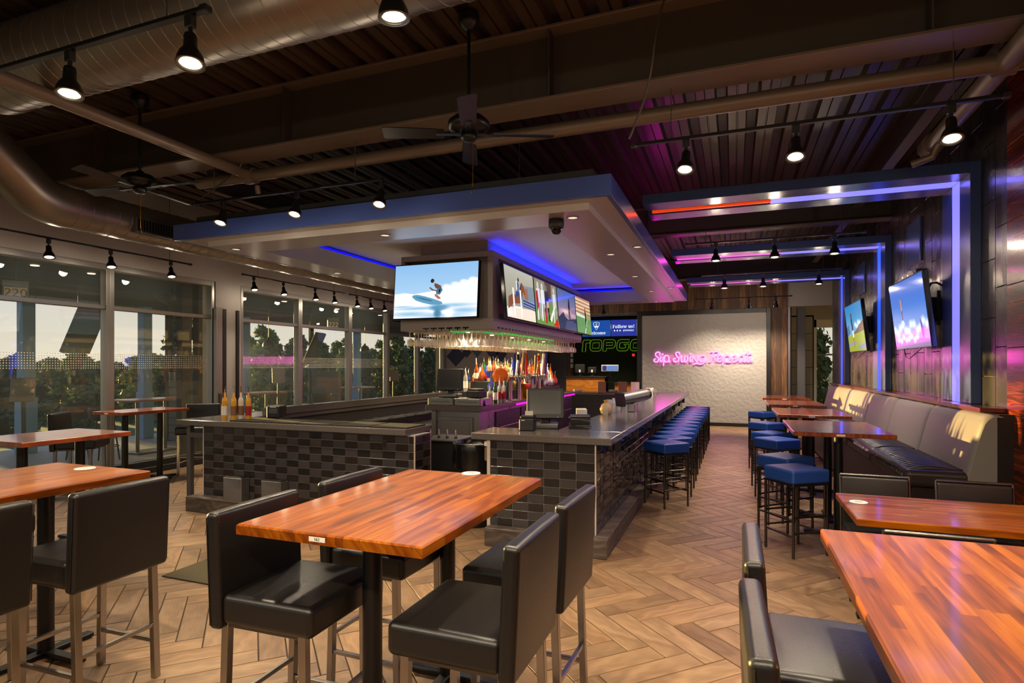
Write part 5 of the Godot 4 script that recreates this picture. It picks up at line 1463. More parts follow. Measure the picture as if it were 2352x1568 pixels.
	part(w2, "slab", g().span(Vector3(-2.37, s0, -5.11), Vector3(-1.01, TOP, -5.66), 0.005), M.granite)
	part(w2, "slab", g().span(Vector3(-1.66, s0, -5.662), Vector3(-1.01, TOP, -14.8), 0.005), M.granite)
	part(w2, "slab", g().span(Vector3(-5.65, s0, -14.05), Vector3(-1.662, TOP, -14.8), 0.005), M.granite)
	var lt := part(w2, "light_tape", g().span(Vector3(-1.665, s0 + 0.02, -6.6), Vector3(-1.655, TOP - 0.01, -13.9)), M.led_magenta)
	area(lt, Vector3(-1.68, 0.98, -10.5), Vector3(-1, 0.2, 0), Vector2(6.8, 0.03), 0.8, Color(1.0, 0.1, 0.85))
	# end shelf frame at the window end of the left block
	var fr := thing("end_frame", "grey lacquered shelf frame at the window end of the left block", "frame", Vector3(-6.08, 0, -5.35))
	part(fr, "post", g().span(Vector3(-0.15, 0, 0.08), Vector3(-0.09, 0.995, 0.14), 0.004), M.mid_grey)
	part(fr, "rail", g().span(Vector3(-0.09, 0.84, 0.08), Vector3(0.175, 0.90, 0.14), 0.004), M.mid_grey)
	# --- back bar in the middle, steel front
	var B := thing("back_bar", "stainless steel back bar cabinet in the middle of the island", "cabinet")
	part(B, "carcass", g().span(Vector3(-4.02, 0.0, -7.36), Vector3(-3.28, 1.075, -12.2), 0.004), M.steel)
	part(B, "top", g().span(Vector3(-4.09, 1.077, -7.28), Vector3(-3.21, 1.15, -12.25), 0.005), M.granite)
	var d := part(B, "door", g().span(Vector3(-3.92, 0.30, -7.36), Vector3(-3.38, 0.99, -7.335), 0.004), M.steel)
	part(d, "door_panel", g().span(Vector3(-3.87, 0.36, -7.336), Vector3(-3.43, 0.94, -7.330), 0.003), M.alu)
	part(B, "stile", g().span(Vector3(-4.02, 0.02, -7.36), Vector3(-3.95, 1.07, -7.33), 0.003), M.alu)
	part(B, "stile", g().span(Vector3(-3.35, 0.02, -7.36), Vector3(-3.28, 1.07, -7.33), 0.003), M.alu)
	part(B, "step_shelf", g().span(Vector3(-4.06, 1.152, -8.3), Vector3(-3.50, 1.30, -12.1), 0.004), M.dark_grey)
	part(B, "step_shelf", g().span(Vector3(-3.94, 1.302, -8.45), Vector3(-3.60, 1.46, -12.0), 0.004), M.dark_grey)
	var t2 := part(B, "light_tape", g().span(Vector3(-3.208, 1.085, -8.6), Vector3(-3.200, 1.115, -12.2)), M.led_magenta)
	area(t2, Vector3(-3.18, 1.10, -10.4), Vector3(1, -0.2, 0), Vector2(3.6, 0.03), 0.5, Color(1.0, 0.1, 0.85))
	# warm cooler doors along the side of the back bar
	for i in 4:
		var z := -7.9 - i * 1.08
		var cd := part(B, "cooler_door", g().span(Vector3(-3.28, 0.14, z), Vector3(-3.255, 1.03, z - 1.02), 0.004), M.dark_grey)
		part(cd, "handle", g().rod(Vector3(-3.235, 0.8, z - 0.08), Vector3(-3.235, 0.8, z - 0.9), 0.01, 8), M.chrome)

func _tile(parent: Node, m: ArrayMesh, at: Vector3, n: int, side := false) -> void:
	var k := (0 if n % 2 else 3) + rng.randi() % 3
	var o := part(parent, "tile", m, M["tile%d" % k])
	o.position = at

# ================= seats =================
func _bar_chair() -> Node3D:
	var t := thing("bar_chair", "", "chair", Vector3.ZERO, 0, "black leather bar chairs")
	var s := g()
	s.cushion(Vector3(0, 0.70, 0.035), Vector3(0.49, 0.125, 0.45), 0.028, Vector3(0, 0.012, 0.004))
	part(t, "seat", s, M.leather)
	var b := g()
	b.xf = Transform3D(Basis(Vector3.RIGHT, -0.045), Vector3(0, 0, -0.222))
	b.cushion(Vector3(0, 0.855, 0.036), Vector3(0.51, 0.48, 0.062), 0.02, Vector3(0, 0.003, 0.008))
	var bk := part(t, "backrest", b, M.leather)
	for sx in [-1, 1]:
		var st := g()
		st.xf = b.xf
		st.rod(Vector3(sx * 0.257, 0.635, 0.018), Vector3(sx * 0.257, 1.075, 0.018), 0.0022, 5)
		part(bk, "seam", st, M.leather)
	var lw := 0.034
	for sx in [-0.205, 0.205]:
		part(t, "leg", g().bar(Vector3(sx, 0, 0.205), Vector3(sx, 0.645, 0.195), lw), M.chrome)
		part(t, "leg", g().bar(Vector3(sx, 0, -0.215), Vector3(sx, 0.66, -0.19), lw), M.chrome)
		part(t, "stretcher", g().bar(Vector3(sx, 0.20, 0.19), Vector3(sx, 0.20, -0.195), 0.02), M.chrome)
	part(t, "foot_rest", g().bar(Vector3(-0.19, 0.29, 0.20), Vector3(0.19, 0.29, 0.20), 0.022), M.chrome)
	part(t, "stretcher", g().bar(Vector3(-0.19, 0.29, -0.205), Vector3(0.19, 0.29, -0.205), 0.02), M.chrome)
	part(t, "seat_frame", g().box(Vector3(0, 0.632, 0.0), Vector3(0.44, 0.022, 0.42), 0.003), M.dark_chrome)
	return t
func _blue_stool() -> Node3D:
	var t := thing("blue_stool", "", "stool", Vector3.ZERO, 0, "blue bar stools")
	var s := g()
	s.cushion(Vector3(0, 0.715, 0), Vector3(0.395, 0.12, 0.395), 0.022, Vector3(0, 0.008, 0))
	part(t, "seat", s, M.blue_leather)
	part(t, "seat_rim", g().box(Vector3(0, 0.645, 0), Vector3(0.388, 0.02, 0.388), 0.003), M.dark_chrome)
	var e := 0.180; var w := 0.019
	for sx in [-1, 1]:
		for sz in [-1, 1]:
			part(t, "leg", g().bar(Vector3(sx * e, 0, sz * e), Vector3(sx * e, 0.64, sz * e), w), M.dark_chrome)
			part(t, "inner_leg", g().bar(Vector3(sx * (e - 0.03), 0.20, sz * e), Vector3(sx * (e - 0.03), 0.64, sz * e), 0.012), M.dark_chrome)
	for y in [0.22, 0.36]:
		for sg in [-1, 1]:
			part(t, "stretcher", g().bar(Vector3(-e, y, sg * e), Vector3(e, y, sg * e), 0.017), M.dark_chrome)
			part(t, "stretcher", g().bar(Vector3(sg * e, y - 0.03, -e), Vector3(sg * e, y - 0.03, e), 0.017), M.dark_chrome)
	return t
func _dining_chair() -> Node3D:
	var t := thing("dining_chair", "", "chair", Vector3.ZERO, 0, "low black dining chairs")
	var s := g()
	s.cushion(Vector3(0, 0.44, 0.03), Vector3(0.47, 0.08, 0.45), 0.025, Vector3(0, 0.01, 0))
	part(t, "seat", s, M.leather)
	var b := g()
	b.xf = Transform3D(Basis(Vector3.RIGHT, -0.10), Vector3(0, 0, -0.20))
	b.cushion(Vector3(0, 0.63, 0.02), Vector3(0.47, 0.40, 0.045), 0.018, Vector3(0, 0, 0.006))
	part(t, "backrest", b, M.leather)
	for sx in [-0.235, 0.235]:
		part(t, "leg", g().tube(curve([Vector3(sx, 0, -0.26), Vector3(sx, 0.42, -0.21), Vector3(sx, 0.70, -0.245), Vector3(sx, 0.84, -0.265)], 4), 0.011, 8), M.dark_chrome)
		part(t, "leg", g().bar(Vector3(sx, 0, 0.21), Vector3(sx, 0.41, 0.20), 0.022), M.dark_chrome)
	part(t, "top_rail", g().tube([Vector3(-0.235, 0.838, -0.265), Vector3(0.235, 0.838, -0.265)], 0.011, 8), M.dark_chrome)
	part(t, "seat_frame", g().box(Vector3(0, 0.395, 0.02), Vector3(0.46, 0.02, 0.43), 0.003), M.dark_chrome)
	return t

func build_seating() -> void:
	var H := PI / 2
	var ch := [
		[-0.935, -2.075, -H, "black leather bar chair at the 562 table, on its banquette side at the numbered end"],
		[-0.93, -2.70, -H - 0.03, "black leather bar chair at the 562 table, on its banquette side by the bar end"],
		[-1.785, -2.055, H + 0.02, "black leather bar chair at the 562 table, on its window side at the numbered end"],
		[-1.77, -2.73, H - 0.03, "black leather bar chair at the 562 table, on its window side by the bar end"],
		[-3.165, -2.07, -H + 0.03, "black bar chair at the bare orange table, facing the windows by its bar end"],
		[-3.22, -1.44, -H - 0.02, "black bar chair at the bare orange table, facing the windows at its near end"],
		[-4.42, -2.15, H, "black bar chair at the bare orange table, back to the windows, by its bar end"],
		[-4.45, -1.45, H, "black bar chair at the bare orange table, back to the windows, at its near end"],
		[0.295, -2.20, H, "black leather bar chair at the dark orange table near the wooden wall, farther of two"],
		[0.285, -1.56, H + 0.03, "black leather bar chair at the dark orange table near the wooden wall, nearer of two"],
		[-8.02, -5.12, PI - 0.95, "black leather bar chair by the glass, turned with its back to the near window"],
		[-7.95, -6.85, 0.50, "black leather bar chair by the glass, beyond the small high table"]]
	var c0 := _bar_chair()
	for i in ch.size():
		var q: Array = ch[i]
		var o: Node3D = c0 if i == 0 else copy(c0, q[3], Vector3(q[0], 0, q[1]), q[2])
		if i == 0:
			o.position = Vector3(q[0], 0, q[1]); o.rotation.y = q[2]; o.set_meta("label", q[3])
	var ord := ["first", "second", "third", "fourth", "fifth", "sixth", "seventh", "eighth", "ninth", "tenth", "eleventh", "twelfth", "thirteenth"]
	var s0 := _blue_stool()
	for i in 13:
		var at := Vector3(-0.775 + rng.randf_range(-0.008, 0.008), 0, -7.36 - i * 0.556)
		var lab: String = "blue square bar stool along the tiled bar, %s from the front corner" % ord[i]
		var turn := PI / 4 + rng.randf_range(-0.05, 0.05)
		if i == 0:
			s0.position = at; s0.rotation.y = turn; s0.set_meta("label", lab)
		else: copy(s0, lab, at, turn)
	var rs := [[0.535, -5.93, 0.62, "blue square stool standing clear at the front of the first banquette table"], [0.50, -6.66, 0.80, "blue square stool tucked under the first banquette table"], [0.52, -8.22, 0.72, "blue square stool before the second banquette table"], [0.50, -8.95, 0.78, "blue square stool at the far end of the second banquette table"], [0.50, -10.5, 0.8, "blue square stool before the third banquette table"], [0.55, -12.95, 0.78, "blue square stool before the last banquette table"]]
	for q in rs: copy(s0, q[3], Vector3(q[0], 0, q[1]), q[2])
	var d0 := _dining_chair()
	var ds := [[1.03, -5.02, 0.0, "low black dining chair behind the low table, at its aisle end"], [1.66, -4.98, 0.0, "low black dining chair behind the low table, at its wall end"], [0.97, -3.80, PI, "low black dining chair with its back to the dark orange table"]]
	for i in ds.size():
		var q: Array = ds[i]
		if i == 0:
			d0.position = Vector3(q[0], 0, q[1]); d0.rotation.y = q[2]; d0.set_meta("label", q[3])
		else: copy(d0, q[3], Vector3(q[0], 0, q[1]), q[2])

# ================= tables =================
func _table(at: Vector3, w: float, l: float, h: float, turn: float, label: String, staves: bool, number := "") -> Node3D:
	# top w wide (x) and l long (z), made of staves along its length, on two black columns
	var t := thing("high_table" if h > 0.9 else "low_table", label, "table", at, turn)
	var th := 0.042
	if staves:
		var n := int(round(w / 0.038))
		var sw := w / n
		for i in n:
			var z := -l / 2
			while z < l / 2 - 0.01:
				var sl := minf(rng.randf_range(0.35, 0.85), l / 2 - z)
				if l / 2 - (z + sl) < 0.15: sl = l / 2 - z
				var b := g()
				var x := -w / 2 + i * sw
				_stave(b, Vector3(x, h - th, z), Vector3(x + sw, h, z + sl), i == 0, i == n - 1, z <= -l / 2 + 0.001, z + sl >= l / 2 - 0.001)
				part(t, "stave", b, M["stave%d" % (rng.randi() % 5)])
				z += sl
	else:
		var b := g()
		b.span(Vector3(-w / 2, h - th, -l / 2), Vector3(w / 2, h, l / 2), 0.004)
		for i in b.v.size(): b.t[i] = Vector2(b.v[i].z * 0.7, b.v[i].x * 0.9)
		part(t, "top", b, M.far_table)
	part(t, "under_frame", g().box(Vector3(0, h - th - 0.012, 0), Vector3(0.12, 0.022, l * 0.7), 0.003), M.black_metal)
	for sz in [-1, 1]:
		part(t, "column", g().rod(Vector3(0, 0.03, sz * l * 0.26), Vector3(0, h - th - 0.02, sz * l * 0.26), 0.042, 18), M.black_metal)
		part(t, "foot", g().bar(Vector3(-w * 0.36, 0.022, sz * l * 0.26), Vector3(w * 0.36, 0.022, sz * l * 0.26), 0.06, 0.03, 0.006), M.black_metal)
		part(t, "foot", g().bar(Vector3(0, 0.02, sz * l * 0.26 - 0.26), Vector3(0, 0.02, sz * l * 0.26 + 0.26), 0.06, 0.03, 0.006), M.black_metal)
	if number:
		var tg := part(t, "number_tag", g().box(Vector3(-0.03 * w, h - th * 0.5, l / 2 + 0.001), Vector3(0.075, 0.018, 0.002)), M.label_white)
		if number != "-": lettering(tg, "number", number, 0.011, M.ink, Vector3(-0.03 * w, h - th * 0.5, l / 2 + 0.002), Vector3.ZERO, true, "Droid Sans", 0.0006)
	return t
func _stave(b: G, lo: Vector3, hi: Vector3, left: bool, right: bool, back: bool, front: bool) -> void:
	var c := 0.006
	var u := rng.randf(); var v := rng.randf()
	var k := 0.9
	var x0 := lo.x + (c if left else 0.0); var x1 := hi.x - (c if right else 0.0)
	var z0 := lo.z + (c if back else 0.0); var z1 := hi.z - (c if front else 0.0)
	var n := Vector3.UP
	var f := func(p: Vector3) -> Vector2: return Vector2(u + (p.z - lo.z) * k, v + (p.x - lo.x) * 5.0 + (p.y - hi.y) * 5.0)
	var A := Vector3(x0, hi.y, z1); var B := Vector3(x1, hi.y, z1); var C := Vector3(x1, hi.y, z0); var D := Vector3(x0, hi.y, z0)
	b.tri(A, B, C, n, n, n, f.call(A), f.call(B), f.call(C)); b.tri(A, C, D, n, n, n, f.call(A), f.call(C), f.call(D))
	var E := Vector3(lo.x, lo.y, lo.z); var ctr := (lo + hi) * 0.5
	var q := []
	for s in [[left, lo.x, x0], [right, hi.x, x1]]:
		if s[0]:
			q.append([Vector3(s[2], hi.y, z0), Vector3(s[2], hi.y, z1), Vector3(s[1], hi.y - c, hi.z), Vector3(s[1], hi.y - c, lo.z)])
			q.append([Vector3(s[1], hi.y - c, lo.z), Vector3(s[1], hi.y - c, hi.z), Vector3(s[1], lo.y, hi.z), Vector3(s[1], lo.y, lo.z)])
	for s in [[back, lo.z, z0], [front, hi.z, z1]]:
		if s[0]:
			q.append([Vector3(x0, hi.y, s[2]), Vector3(x1, hi.y, s[2]), Vector3(hi.x, hi.y - c, s[1]), Vector3(lo.x, hi.y - c, s[1])])
			q.append([Vector3(lo.x, hi.y - c, s[1]), Vector3(hi.x, hi.y - c, s[1]), Vector3(hi.x, lo.y, s[1]), Vector3(lo.x, lo.y, s[1])])
	q.append([Vector3(lo.x, lo.y, lo.z), Vector3(hi.x, lo.y, lo.z), Vector3(hi.x, lo.y, hi.z), Vector3(lo.x, lo.y, hi.z)])
	for w in q:
		var start := b.v.size()
		b.outq(w[0], w[1], w[2], w[3], ctr)
		for i in range(start, b.v.size()): b.t[i] = f.call(b.v[i])

func build_tables() -> void:
	_table(Vector3(-1.46, 0, -2.49), 0.86, 1.36, 1.06, 0, "high orange wooden table tagged 562 with a round coaster", true, "562")
	_table(Vector3(-3.785, 0, -1.87), 0.87, 1.36, 1.06, 0, "high bare orange wooden table on the window side of the chairs", true)
	_table(Vector3(0.76, 0, -1.89), 0.88, 1.38, 1.06, 0, "high dark orange wooden table near the wooden wall", true)
	_table(Vector3(1.39, 0, -4.51), 0.80, 1.36, 0.76, PI / 2, "low orange wooden dining table with a round coaster", true)
	var lab := ["first", "second", "third", "last"]
	for i in 4:
		_table(Vector3(0.985, 0, -7.0 - 2.19 * i), 0.87, 1.37, 1.06, 0, "high glossy wooden table along the banquette, %s from the wooden wall" % lab[i], false, "-")
	_table(Vector3(-8.17, 0, -6.1), 0.62, 1.05, 1.06, 0.0, "small high wooden table standing by the glass", false, "-")
	_table(Vector3(-5.95, 0, -3.55), 0.80, 0.95, 1.06, 0, "high wooden table partly seen beyond the chairs with their backs to the windows", false)
	# coasters
	for q in [[1082, 1087, 1.06, "white round coaster on the 562 table"], [1972, 1153, 0.76, "white round coaster on the low dining table"], [195, 1076, 1.06, "white round coaster on the bare orange table"]]:
		var p := at_y(q[0], q[1], q[2])
		var c := thing("coaster", q[3], "coaster", p + Vector3(0, 0.0005, 0))
		part(c, "disc", g().lathe([Vector2(0, 0), Vector2(0.056, 0), Vector2(0.056, 0.0025), Vector2(0.0, 0.0025)], 28, Vector3.ZERO, false), M.paper)
		for i in 3:
			part(c, "print", g().box(Vector3(0, 0.0029, -0.018 + i * 0.018), Vector3(0.05, 0.0006, 0.007)), M.mid_grey)
	# floor mat by the bar
	var fm := at_y(470, 1295, 0.0)
	solo("floor_mat", g().span(Vector3(-0.45, 0.001, -0.3), Vector3(0.45, 0.010, 0.3), 0.003), M.rubber_mat, "dark ribbed floor mat on the herringbone floor behind the chairs", "mat", "", Vector3(fm.x + 0.38, 0, fm.z + 0.05), 0.0)

# ================= what stands on the bar =================
var shared := {}
func _bottle(kind: int, m: Material, label: String, group: String, at: Vector3, s := 1.0) -> Node3D:
	var t := thing("bottle", label, "bottle", at, rng.randf() * TAU, group)
	var pr: Array
	match kind:
		0: pr = [Vector2(0, 0), Vector2(0.037, 0), Vector2(0.038, 0.18), Vector2(0.03, 0.205), Vector2(0.014, 0.235), Vector2(0.013, 0.295), Vector2(0, 0.295)]
		1: pr = [Vector2(0, 0), Vector2(0.044, 0), Vector2(0.046, 0.14), Vector2(0.04, 0.175), Vector2(0.016, 0.195), Vector2(0.015, 0.25), Vector2(0, 0.25)]
		2: pr = [Vector2(0, 0), Vector2(0.032, 0), Vector2(0.033, 0.22), Vector2(0.026, 0.25), Vector2(0.012, 0.275), Vector2(0.012, 0.325), Vector2(0, 0.325)]
		_: pr = [Vector2(0, 0), Vector2(0.05, 0.01), Vector2(0.058, 0.07), Vector2(0.05, 0.13), Vector2(0.018, 0.17), Vector2(0.015, 0.225), Vector2(0, 0.225)]
	var q := []
	for p in pr: q.append(p * s)
	if not shared.has("b%d" % kind): shared["b%d" % kind] = g().lathe(q, 14).mesh()
	part(t, "body", shared["b%d" % kind], m)
	var top: float = q[-1].y
	if not shared.has("lab%d" % kind):
		shared["lab%d" % kind] = g().lathe([Vector2(q[2].x + 0.0012, q[2].y * 0.25), Vector2(q[2].x + 0.0012, q[2].y * 0.75)], 14).mesh()
		shared["spout"] = (g().tube([Vector3(0, 0, 0), Vector3(0, 0.025, 0), Vector3(0.004, 0.05, 0), Vector3(0.016, 0.075, 0)], 0.008, 7, true, 0.004).mesh())
	if kind != 3: part(t, "label_band", shared["lab%d" % kind], [M.label_white, M.kraft, M.ink, M.red, M.blue_print][rng.randi() % 5])
	var sp := part(t, "pour_spout", shared["spout"], M.chrome if rng.randf() > 0.3 else M.gold)
	sp.position.y = top
	return t
func _pos(at: Vector3, turn: float, label: String) -> void:
	var t := thing("pos_terminal", label, "terminal", at, turn)
	part(t, "base", g().box(Vector3(0, 0.025, -0.02), Vector3(0.28, 0.05, 0.24), 0.01), M.black_plastic)
	part(t, "base_front", g().box(Vector3(0, 0.02, 0.11), Vector3(0.26, 0.03, 0.03), 0.004), M.mid_grey)
	part(t, "neck", g().box(Vector3(0, 0.12, -0.06), Vector3(0.10, 0.18, 0.06), 0.01), M.black_plastic)
	var b := g()
	b.xf = Transform3D(Basis(Vector3.RIGHT, -0.22), Vector3(0, 0.25, 0))
	b.box(Vector3.ZERO, Vector3(0.39, 0.32, 0.045), 0.01)
	var hs := part(t, "housing", b, M.black_plastic)
	var s := g()
	s.xf = b.xf
	s.box(Vector3(0, 0.012, 0.0235), Vector3(0.32, 0.245, 0.003))
	mk("touch_glass", Color(0.10, 0.095, 0.075), 0.25)
	part(hs, "touch_glass", s, M.touch_glass)
	var l := g()
	l.xf = b.xf
	l.box(Vector3(0.13, -0.145, 0.024), Vector3(0.008, 0.005, 0.004))
	glow("status_light", Color(0.2, 0.35, 1.0), 3.0)
	part(hs, "status_light", l, M.status_light)

func build_bar_items() -> void:
	# terminals, printers, drawers
	_pos(at_y(1255, 985, TOP) + Vector3(-0.05, 0, -0.12), 0.30, "black touch terminal on the stool side worktop corner")
	var bt := 1.15
	_pos(Vector3(-3.82, bt + 0.105, -7.52), 0.16, "black touch terminal on the cash drawers of the back bar")
	for q in [[-3.86, "left"], [-3.44, "right"]]:
		var d := thing("cash_drawer", "grey steel cash drawer on the back bar, %s" % ["under the terminal" if q[1] == "left" else "beside the scanner"], "cash drawer", Vector3(q[0], bt, -7.50))
		part(d, "case", g().box(Vector3(0, 0.05, 0), Vector3(0.40, 0.10, 0.40), 0.004), M.steel)
		var fr := part(d, "front", g().box(Vector3(0, 0.05, 0.203), Vector3(0.38, 0.085, 0.01), 0.002), M.alu)
		part(fr, "slot", g().box(Vector3(-0.085, 0.055, 0.209), Vector3(0.13, 0.006, 0.004)), M.black_plastic)
		part(fr, "slot", g().box(Vector3(0.085, 0.055, 0.209), Vector3(0.13, 0.006, 0.004)), M.black_plastic)
		part(fr, "lock", g().rod(Vector3(0, 0.045, 0.207), Vector3(0, 0.045, 0.215), 0.009, 10), M.chrome)
	var pr := thing("receipt_printer", "dark grey receipt printer beside the stool side terminal", "printer", at_y(1203, 990, TOP) + Vector3(0, 0, -0.12), 0.2)
	part(pr, "body", g().box(Vector3(0, 0.06, 0), Vector3(0.15, 0.12, 0.20), 0.01), M.dark_grey)
	part(pr, "lid", g().box(Vector3(0, 0.132, -0.02), Vector3(0.145, 0.028, 0.15), 0.01), M.black_plastic)
	part(pr, "paper", g().box(Vector3(0.01, 0.165, -0.02), Vector3(0.08, 0.05, 0.002)), M.paper)
	part(pr, "name_plate", g().box(Vector3(-0.035, 0.105, 0.101), Vector3(0.035, 0.007, 0.002)), M.label_white)
	var p2 := thing("receipt_printer", "black receipt printer on the cash drawer of the back bar", "printer", Vector3(-3.42, bt + 0.105, -7.55), -0.3)
	part(p2, "body", g().box(Vector3(0, 0.05, 0), Vector3(0.24, 0.10, 0.18), 0.012), M.black_plastic)
	part(p2, "lid", g().box(Vector3(0, 0.115, -0.01), Vector3(0.2, 0.03, 0.14), 0.012), M.dark_grey)
	var p3 := thing("receipt_printer", "black receipt printer next to the pour-spout bottles", "printer", at_y(627, 962, TOP) + Vector3(0, 0.013, -0.06), 0.35)
	part(p3, "body", g().box(Vector3(0, 0.075, 0), Vector3(0.17, 0.15, 0.2), 0.012), M.black_plastic)
	part(p3, "paper", g().box(Vector3(0, 0.09, 0.102), Vector3(0.10, 0.06, 0.003)), M.mid_grey)
	part(p3, "name_plate", g().box(Vector3(0, 0.135, 0.102), Vector3(0.07, 0.01, 0.003)), M.label_white)
	var sd := thing("sanitizer_bottle", "dark hand scanner shape beside the cash drawer", "scanner", Vector3(-3.27, bt, -7.42))
	part(sd, "body", g().lathe([Vector2(0, 0), Vector2(0.05, 0.005), Vector2(0.045, 0.06), Vector2(0.02, 0.10), Vector2(0, 0.105)], 14), M.black_plastic)
	# stack of menus, cups, napkins on the stool side
	var mp := at_y(1326, 985, TOP) + Vector3(0, 0, -0.10)
	for i in 10:
		solo("menu_folder", g().box(Vector3(0, 0.0065, 0), Vector3(0.20, 0.011, 0.27), 0.002), M.end_wood if i % 2 else M.black_plastic, "dark folded menu in the stack beside the stool side terminal", "menu", "menus stacked on the bar", mp + Vector3(rng.randf_range(-0.012, 0.012), i * 0.0135, rng.randf_range(-0.012, 0.012)), 0.2 + rng.randf_range(-0.12, 0.12))
	var cup := g().lathe([Vector2(0.0, 0.0), Vector2(0.033, 0.0), Vector2(0.047, 0.135), Vector2(0.045, 0.135), Vector2(0.031, 0.004), Vector2(0, 0.004)], 16).mesh()
	var cups := [[1332, 940], [1348, 944], [1366, 948], [1380, 940], [1352, 930], [1372, 932], [1392, 945], [1390, 932], [1402, 938], [1338, 930]]
	for i in cups.size():
		var p := at_y(cups[i][0], cups[i][1], TOP + 0.0) 
		for k in (2 if i % 2 else 1):
			solo("plastic_cup", cup, M.clear_plastic, "clear plastic cup grouped on the stool side worktop", "cup", "clear cups on the bar", Vector3(clampf(p.x, -1.58, -1.12), TOP + k * 0.05, p.z + 0.25))
	var nb := thing("napkin_stack", "white stack of napkins on the stool side worktop", "napkins", at_y(1345, 968, TOP) + Vector3(-0.06, 0, -0.05), 0.3)
	for i in 2:
		part(nb, "pile", g().box(Vector3(0.0, 0.07 + i * 0.002, -0.1 + i * 0.13), Vector3(0.12, 0.14, 0.12), 0.004), M.paper)
	var sb := thing("straw_bag", "knotted clear bag of pale straws on the stool side worktop", "bag", at_y(1395, 950, TOP) + Vector3(0, 0, 0.1))
	part(sb, "bag", g().lathe([Vector2(0, 0), Vector2(0.07, 0.01), Vector2(0.085, 0.07), Vector2(0.06, 0.13), Vector2(0.02, 0.16), Vector2(0.035, 0.19)], 14), M.bottle_pale)
	# pitchers behind
	var pit := g().lathe([Vector2(0, 0), Vector2(0.06, 0), Vector2(0.068, 0.20), Vector2(0.064, 0.20), Vector2(0.056, 0.006), Vector2(0, 0.006)], 18).mesh()
	for q in [[1375, 918], [1393, 918], [1411, 916], [1384, 912], [1403, 911]]:
		var p := at_y(q[0], q[1], TOP)
		var t := thing("glass_pitcher", "clear pitcher among the group on the far worktop", "pitcher", Vector3(clampf(p.x, -1.6, -1.1), TOP, p.z), 0, "clear pitchers on the bar")
		part(t, "body", pit, M.clear_plastic)
		part(t, "handle", g().tube(curve([Vector3(0.062, 0.16, 0), Vector3(0.11, 0.15, 0), Vector3(0.11, 0.06, 0), Vector3(0.058, 0.04, 0)], 4), 0.008, 6), M.clear_plastic)
	# steel dispenser lying on its stand
	var dp := at_y(1428, 948, TOP)
	var dt := thing("metal_dispenser", "silver cylinder dispenser with dark square end on the stool side worktop", "dispenser", Vector3(-1.34, TOP, dp.z - 0.3), 0.0)
	part(dt, "stand", g().box(Vector3(0, 0.06, 0), Vector3(0.10, 0.12, 0.22), 0.01), M.alu)
	part(dt, "drum", g().rod(Vector3(-0.12, 0.18, 0.20), Vector3(0.16, 0.24, -0.18), 0.085, 24), M.alu)
	part(dt, "end_plate", g().bar(Vector3(-0.15, 0.176, 0.23), Vector3(-0.12, 0.182, 0.20), 0.20, 0.20, 0.01), M.dark_grey)
	part(dt, "end_cap", g().rod(Vector3(0.15, 0.238, -0.17), Vector3(0.19, 0.245, -0.22), 0.075, 20), M.dark_chrome)
	# beer towers on the back bar with leaning tap handles
	var hc := [M.blue_print, M.cream, M.end_wood, M.kraft, M.gold, M.red, M.label_white, M.bottle_amber]
	for k in 2:
		var bp := Vector3(-3.33, bt + 0.002, -8.75 - k * 1.05)
		var t := thing("beer_tower", "chrome beer tower with tall tap handles on the back bar, %s" % ["by the copper sign" if k == 0 else "by the steel bucket"], "beer tower", bp, PI / 2)
		part(t, "post", g().rod(Vector3(-0.1, 0, 0), Vector3(-0.1, 0.34, 0), 0.04, 16), M.chrome)
		part(t, "post", g().rod(Vector3(0.3, 0, 0), Vector3(0.3, 0.34, 0), 0.04, 16), M.chrome)
		part(t, "manifold", g().rod(Vector3(-0.26, 0.37, 0), Vector3(0.46, 0.37, 0), 0.055, 18), M.chrome)
		for i in 6:
			var x := -0.2 + i * 0.12
			var f := part(t, "faucet", g().tube([Vector3(x, 0.38, 0.05), Vector3(x, 0.385, 0.10), Vector3(x, 0.36, 0.13), Vector3(x, 0.30, 0.135)], 0.013, 8), M.chrome)
			var lean := 0.10 * sin(i * 2.4)
			part(f, "tap_handle", g().tube([Vector3(x, 0.40, 0.10), Vector3(x + lean * 0.3, 0.50, 0.105), Vector3(x + lean, 0.74 + 0.03 * (i % 2), 0.12)], 0.014, 8, true, 0.028), hc[(i + k * 3) % 8])
	var cd := thing("copper_sign", "round copper coloured tap badge in front of the bottles", "badge", Vector3(-3.36, 1.46, -8.30))
	part(cd, "disc", g().lathe2([Vector2(0, 0), Vector2(0.11, 0), Vector2(0.12, 0.02), Vector2(0.10, 0.035), Vector2(0, 0.03)], Vector3(0, 0.10, 0), Vector3(0.5, 0, 1), 28), M.bottle_amber)
	part(cd, "post", g().rod(Vector3(0, -0.308, 0), Vector3(0, 0.0, 0), 0.018, 10), M.chrome)
	var bk := thing("steel_bucket", "tall brushed steel bucket on the back bar", "bucket", Vector3(-3.35, bt, -9.33))
	part(bk, "body", g().lathe([Vector2(0, 0), Vector2(0.10, 0), Vector2(0.125, 0.25), Vector2(0.132, 0.255), Vector2(0.12, 0.25), Vector2(0.095, 0.01), Vector2(0, 0.01)], 24), M.gold)
	# liquor bottles in rows on the stepped shelves
	var mats := [M.bottle_amber, M.bottle_pale, M.bottle_clear, M.bottle_amber, M.bottle_pale, M.bottle_green, M.bottle_clear, M.bottle_red, M.bottle_blue, M.bottle_amber]
	var words := ["amber", "pale gold", "clear", "amber", "pale gold", "green", "clear", "red", "blue", "amber"]
	var n := 0
	var form := ["straight", "broad", "slim", "round"]
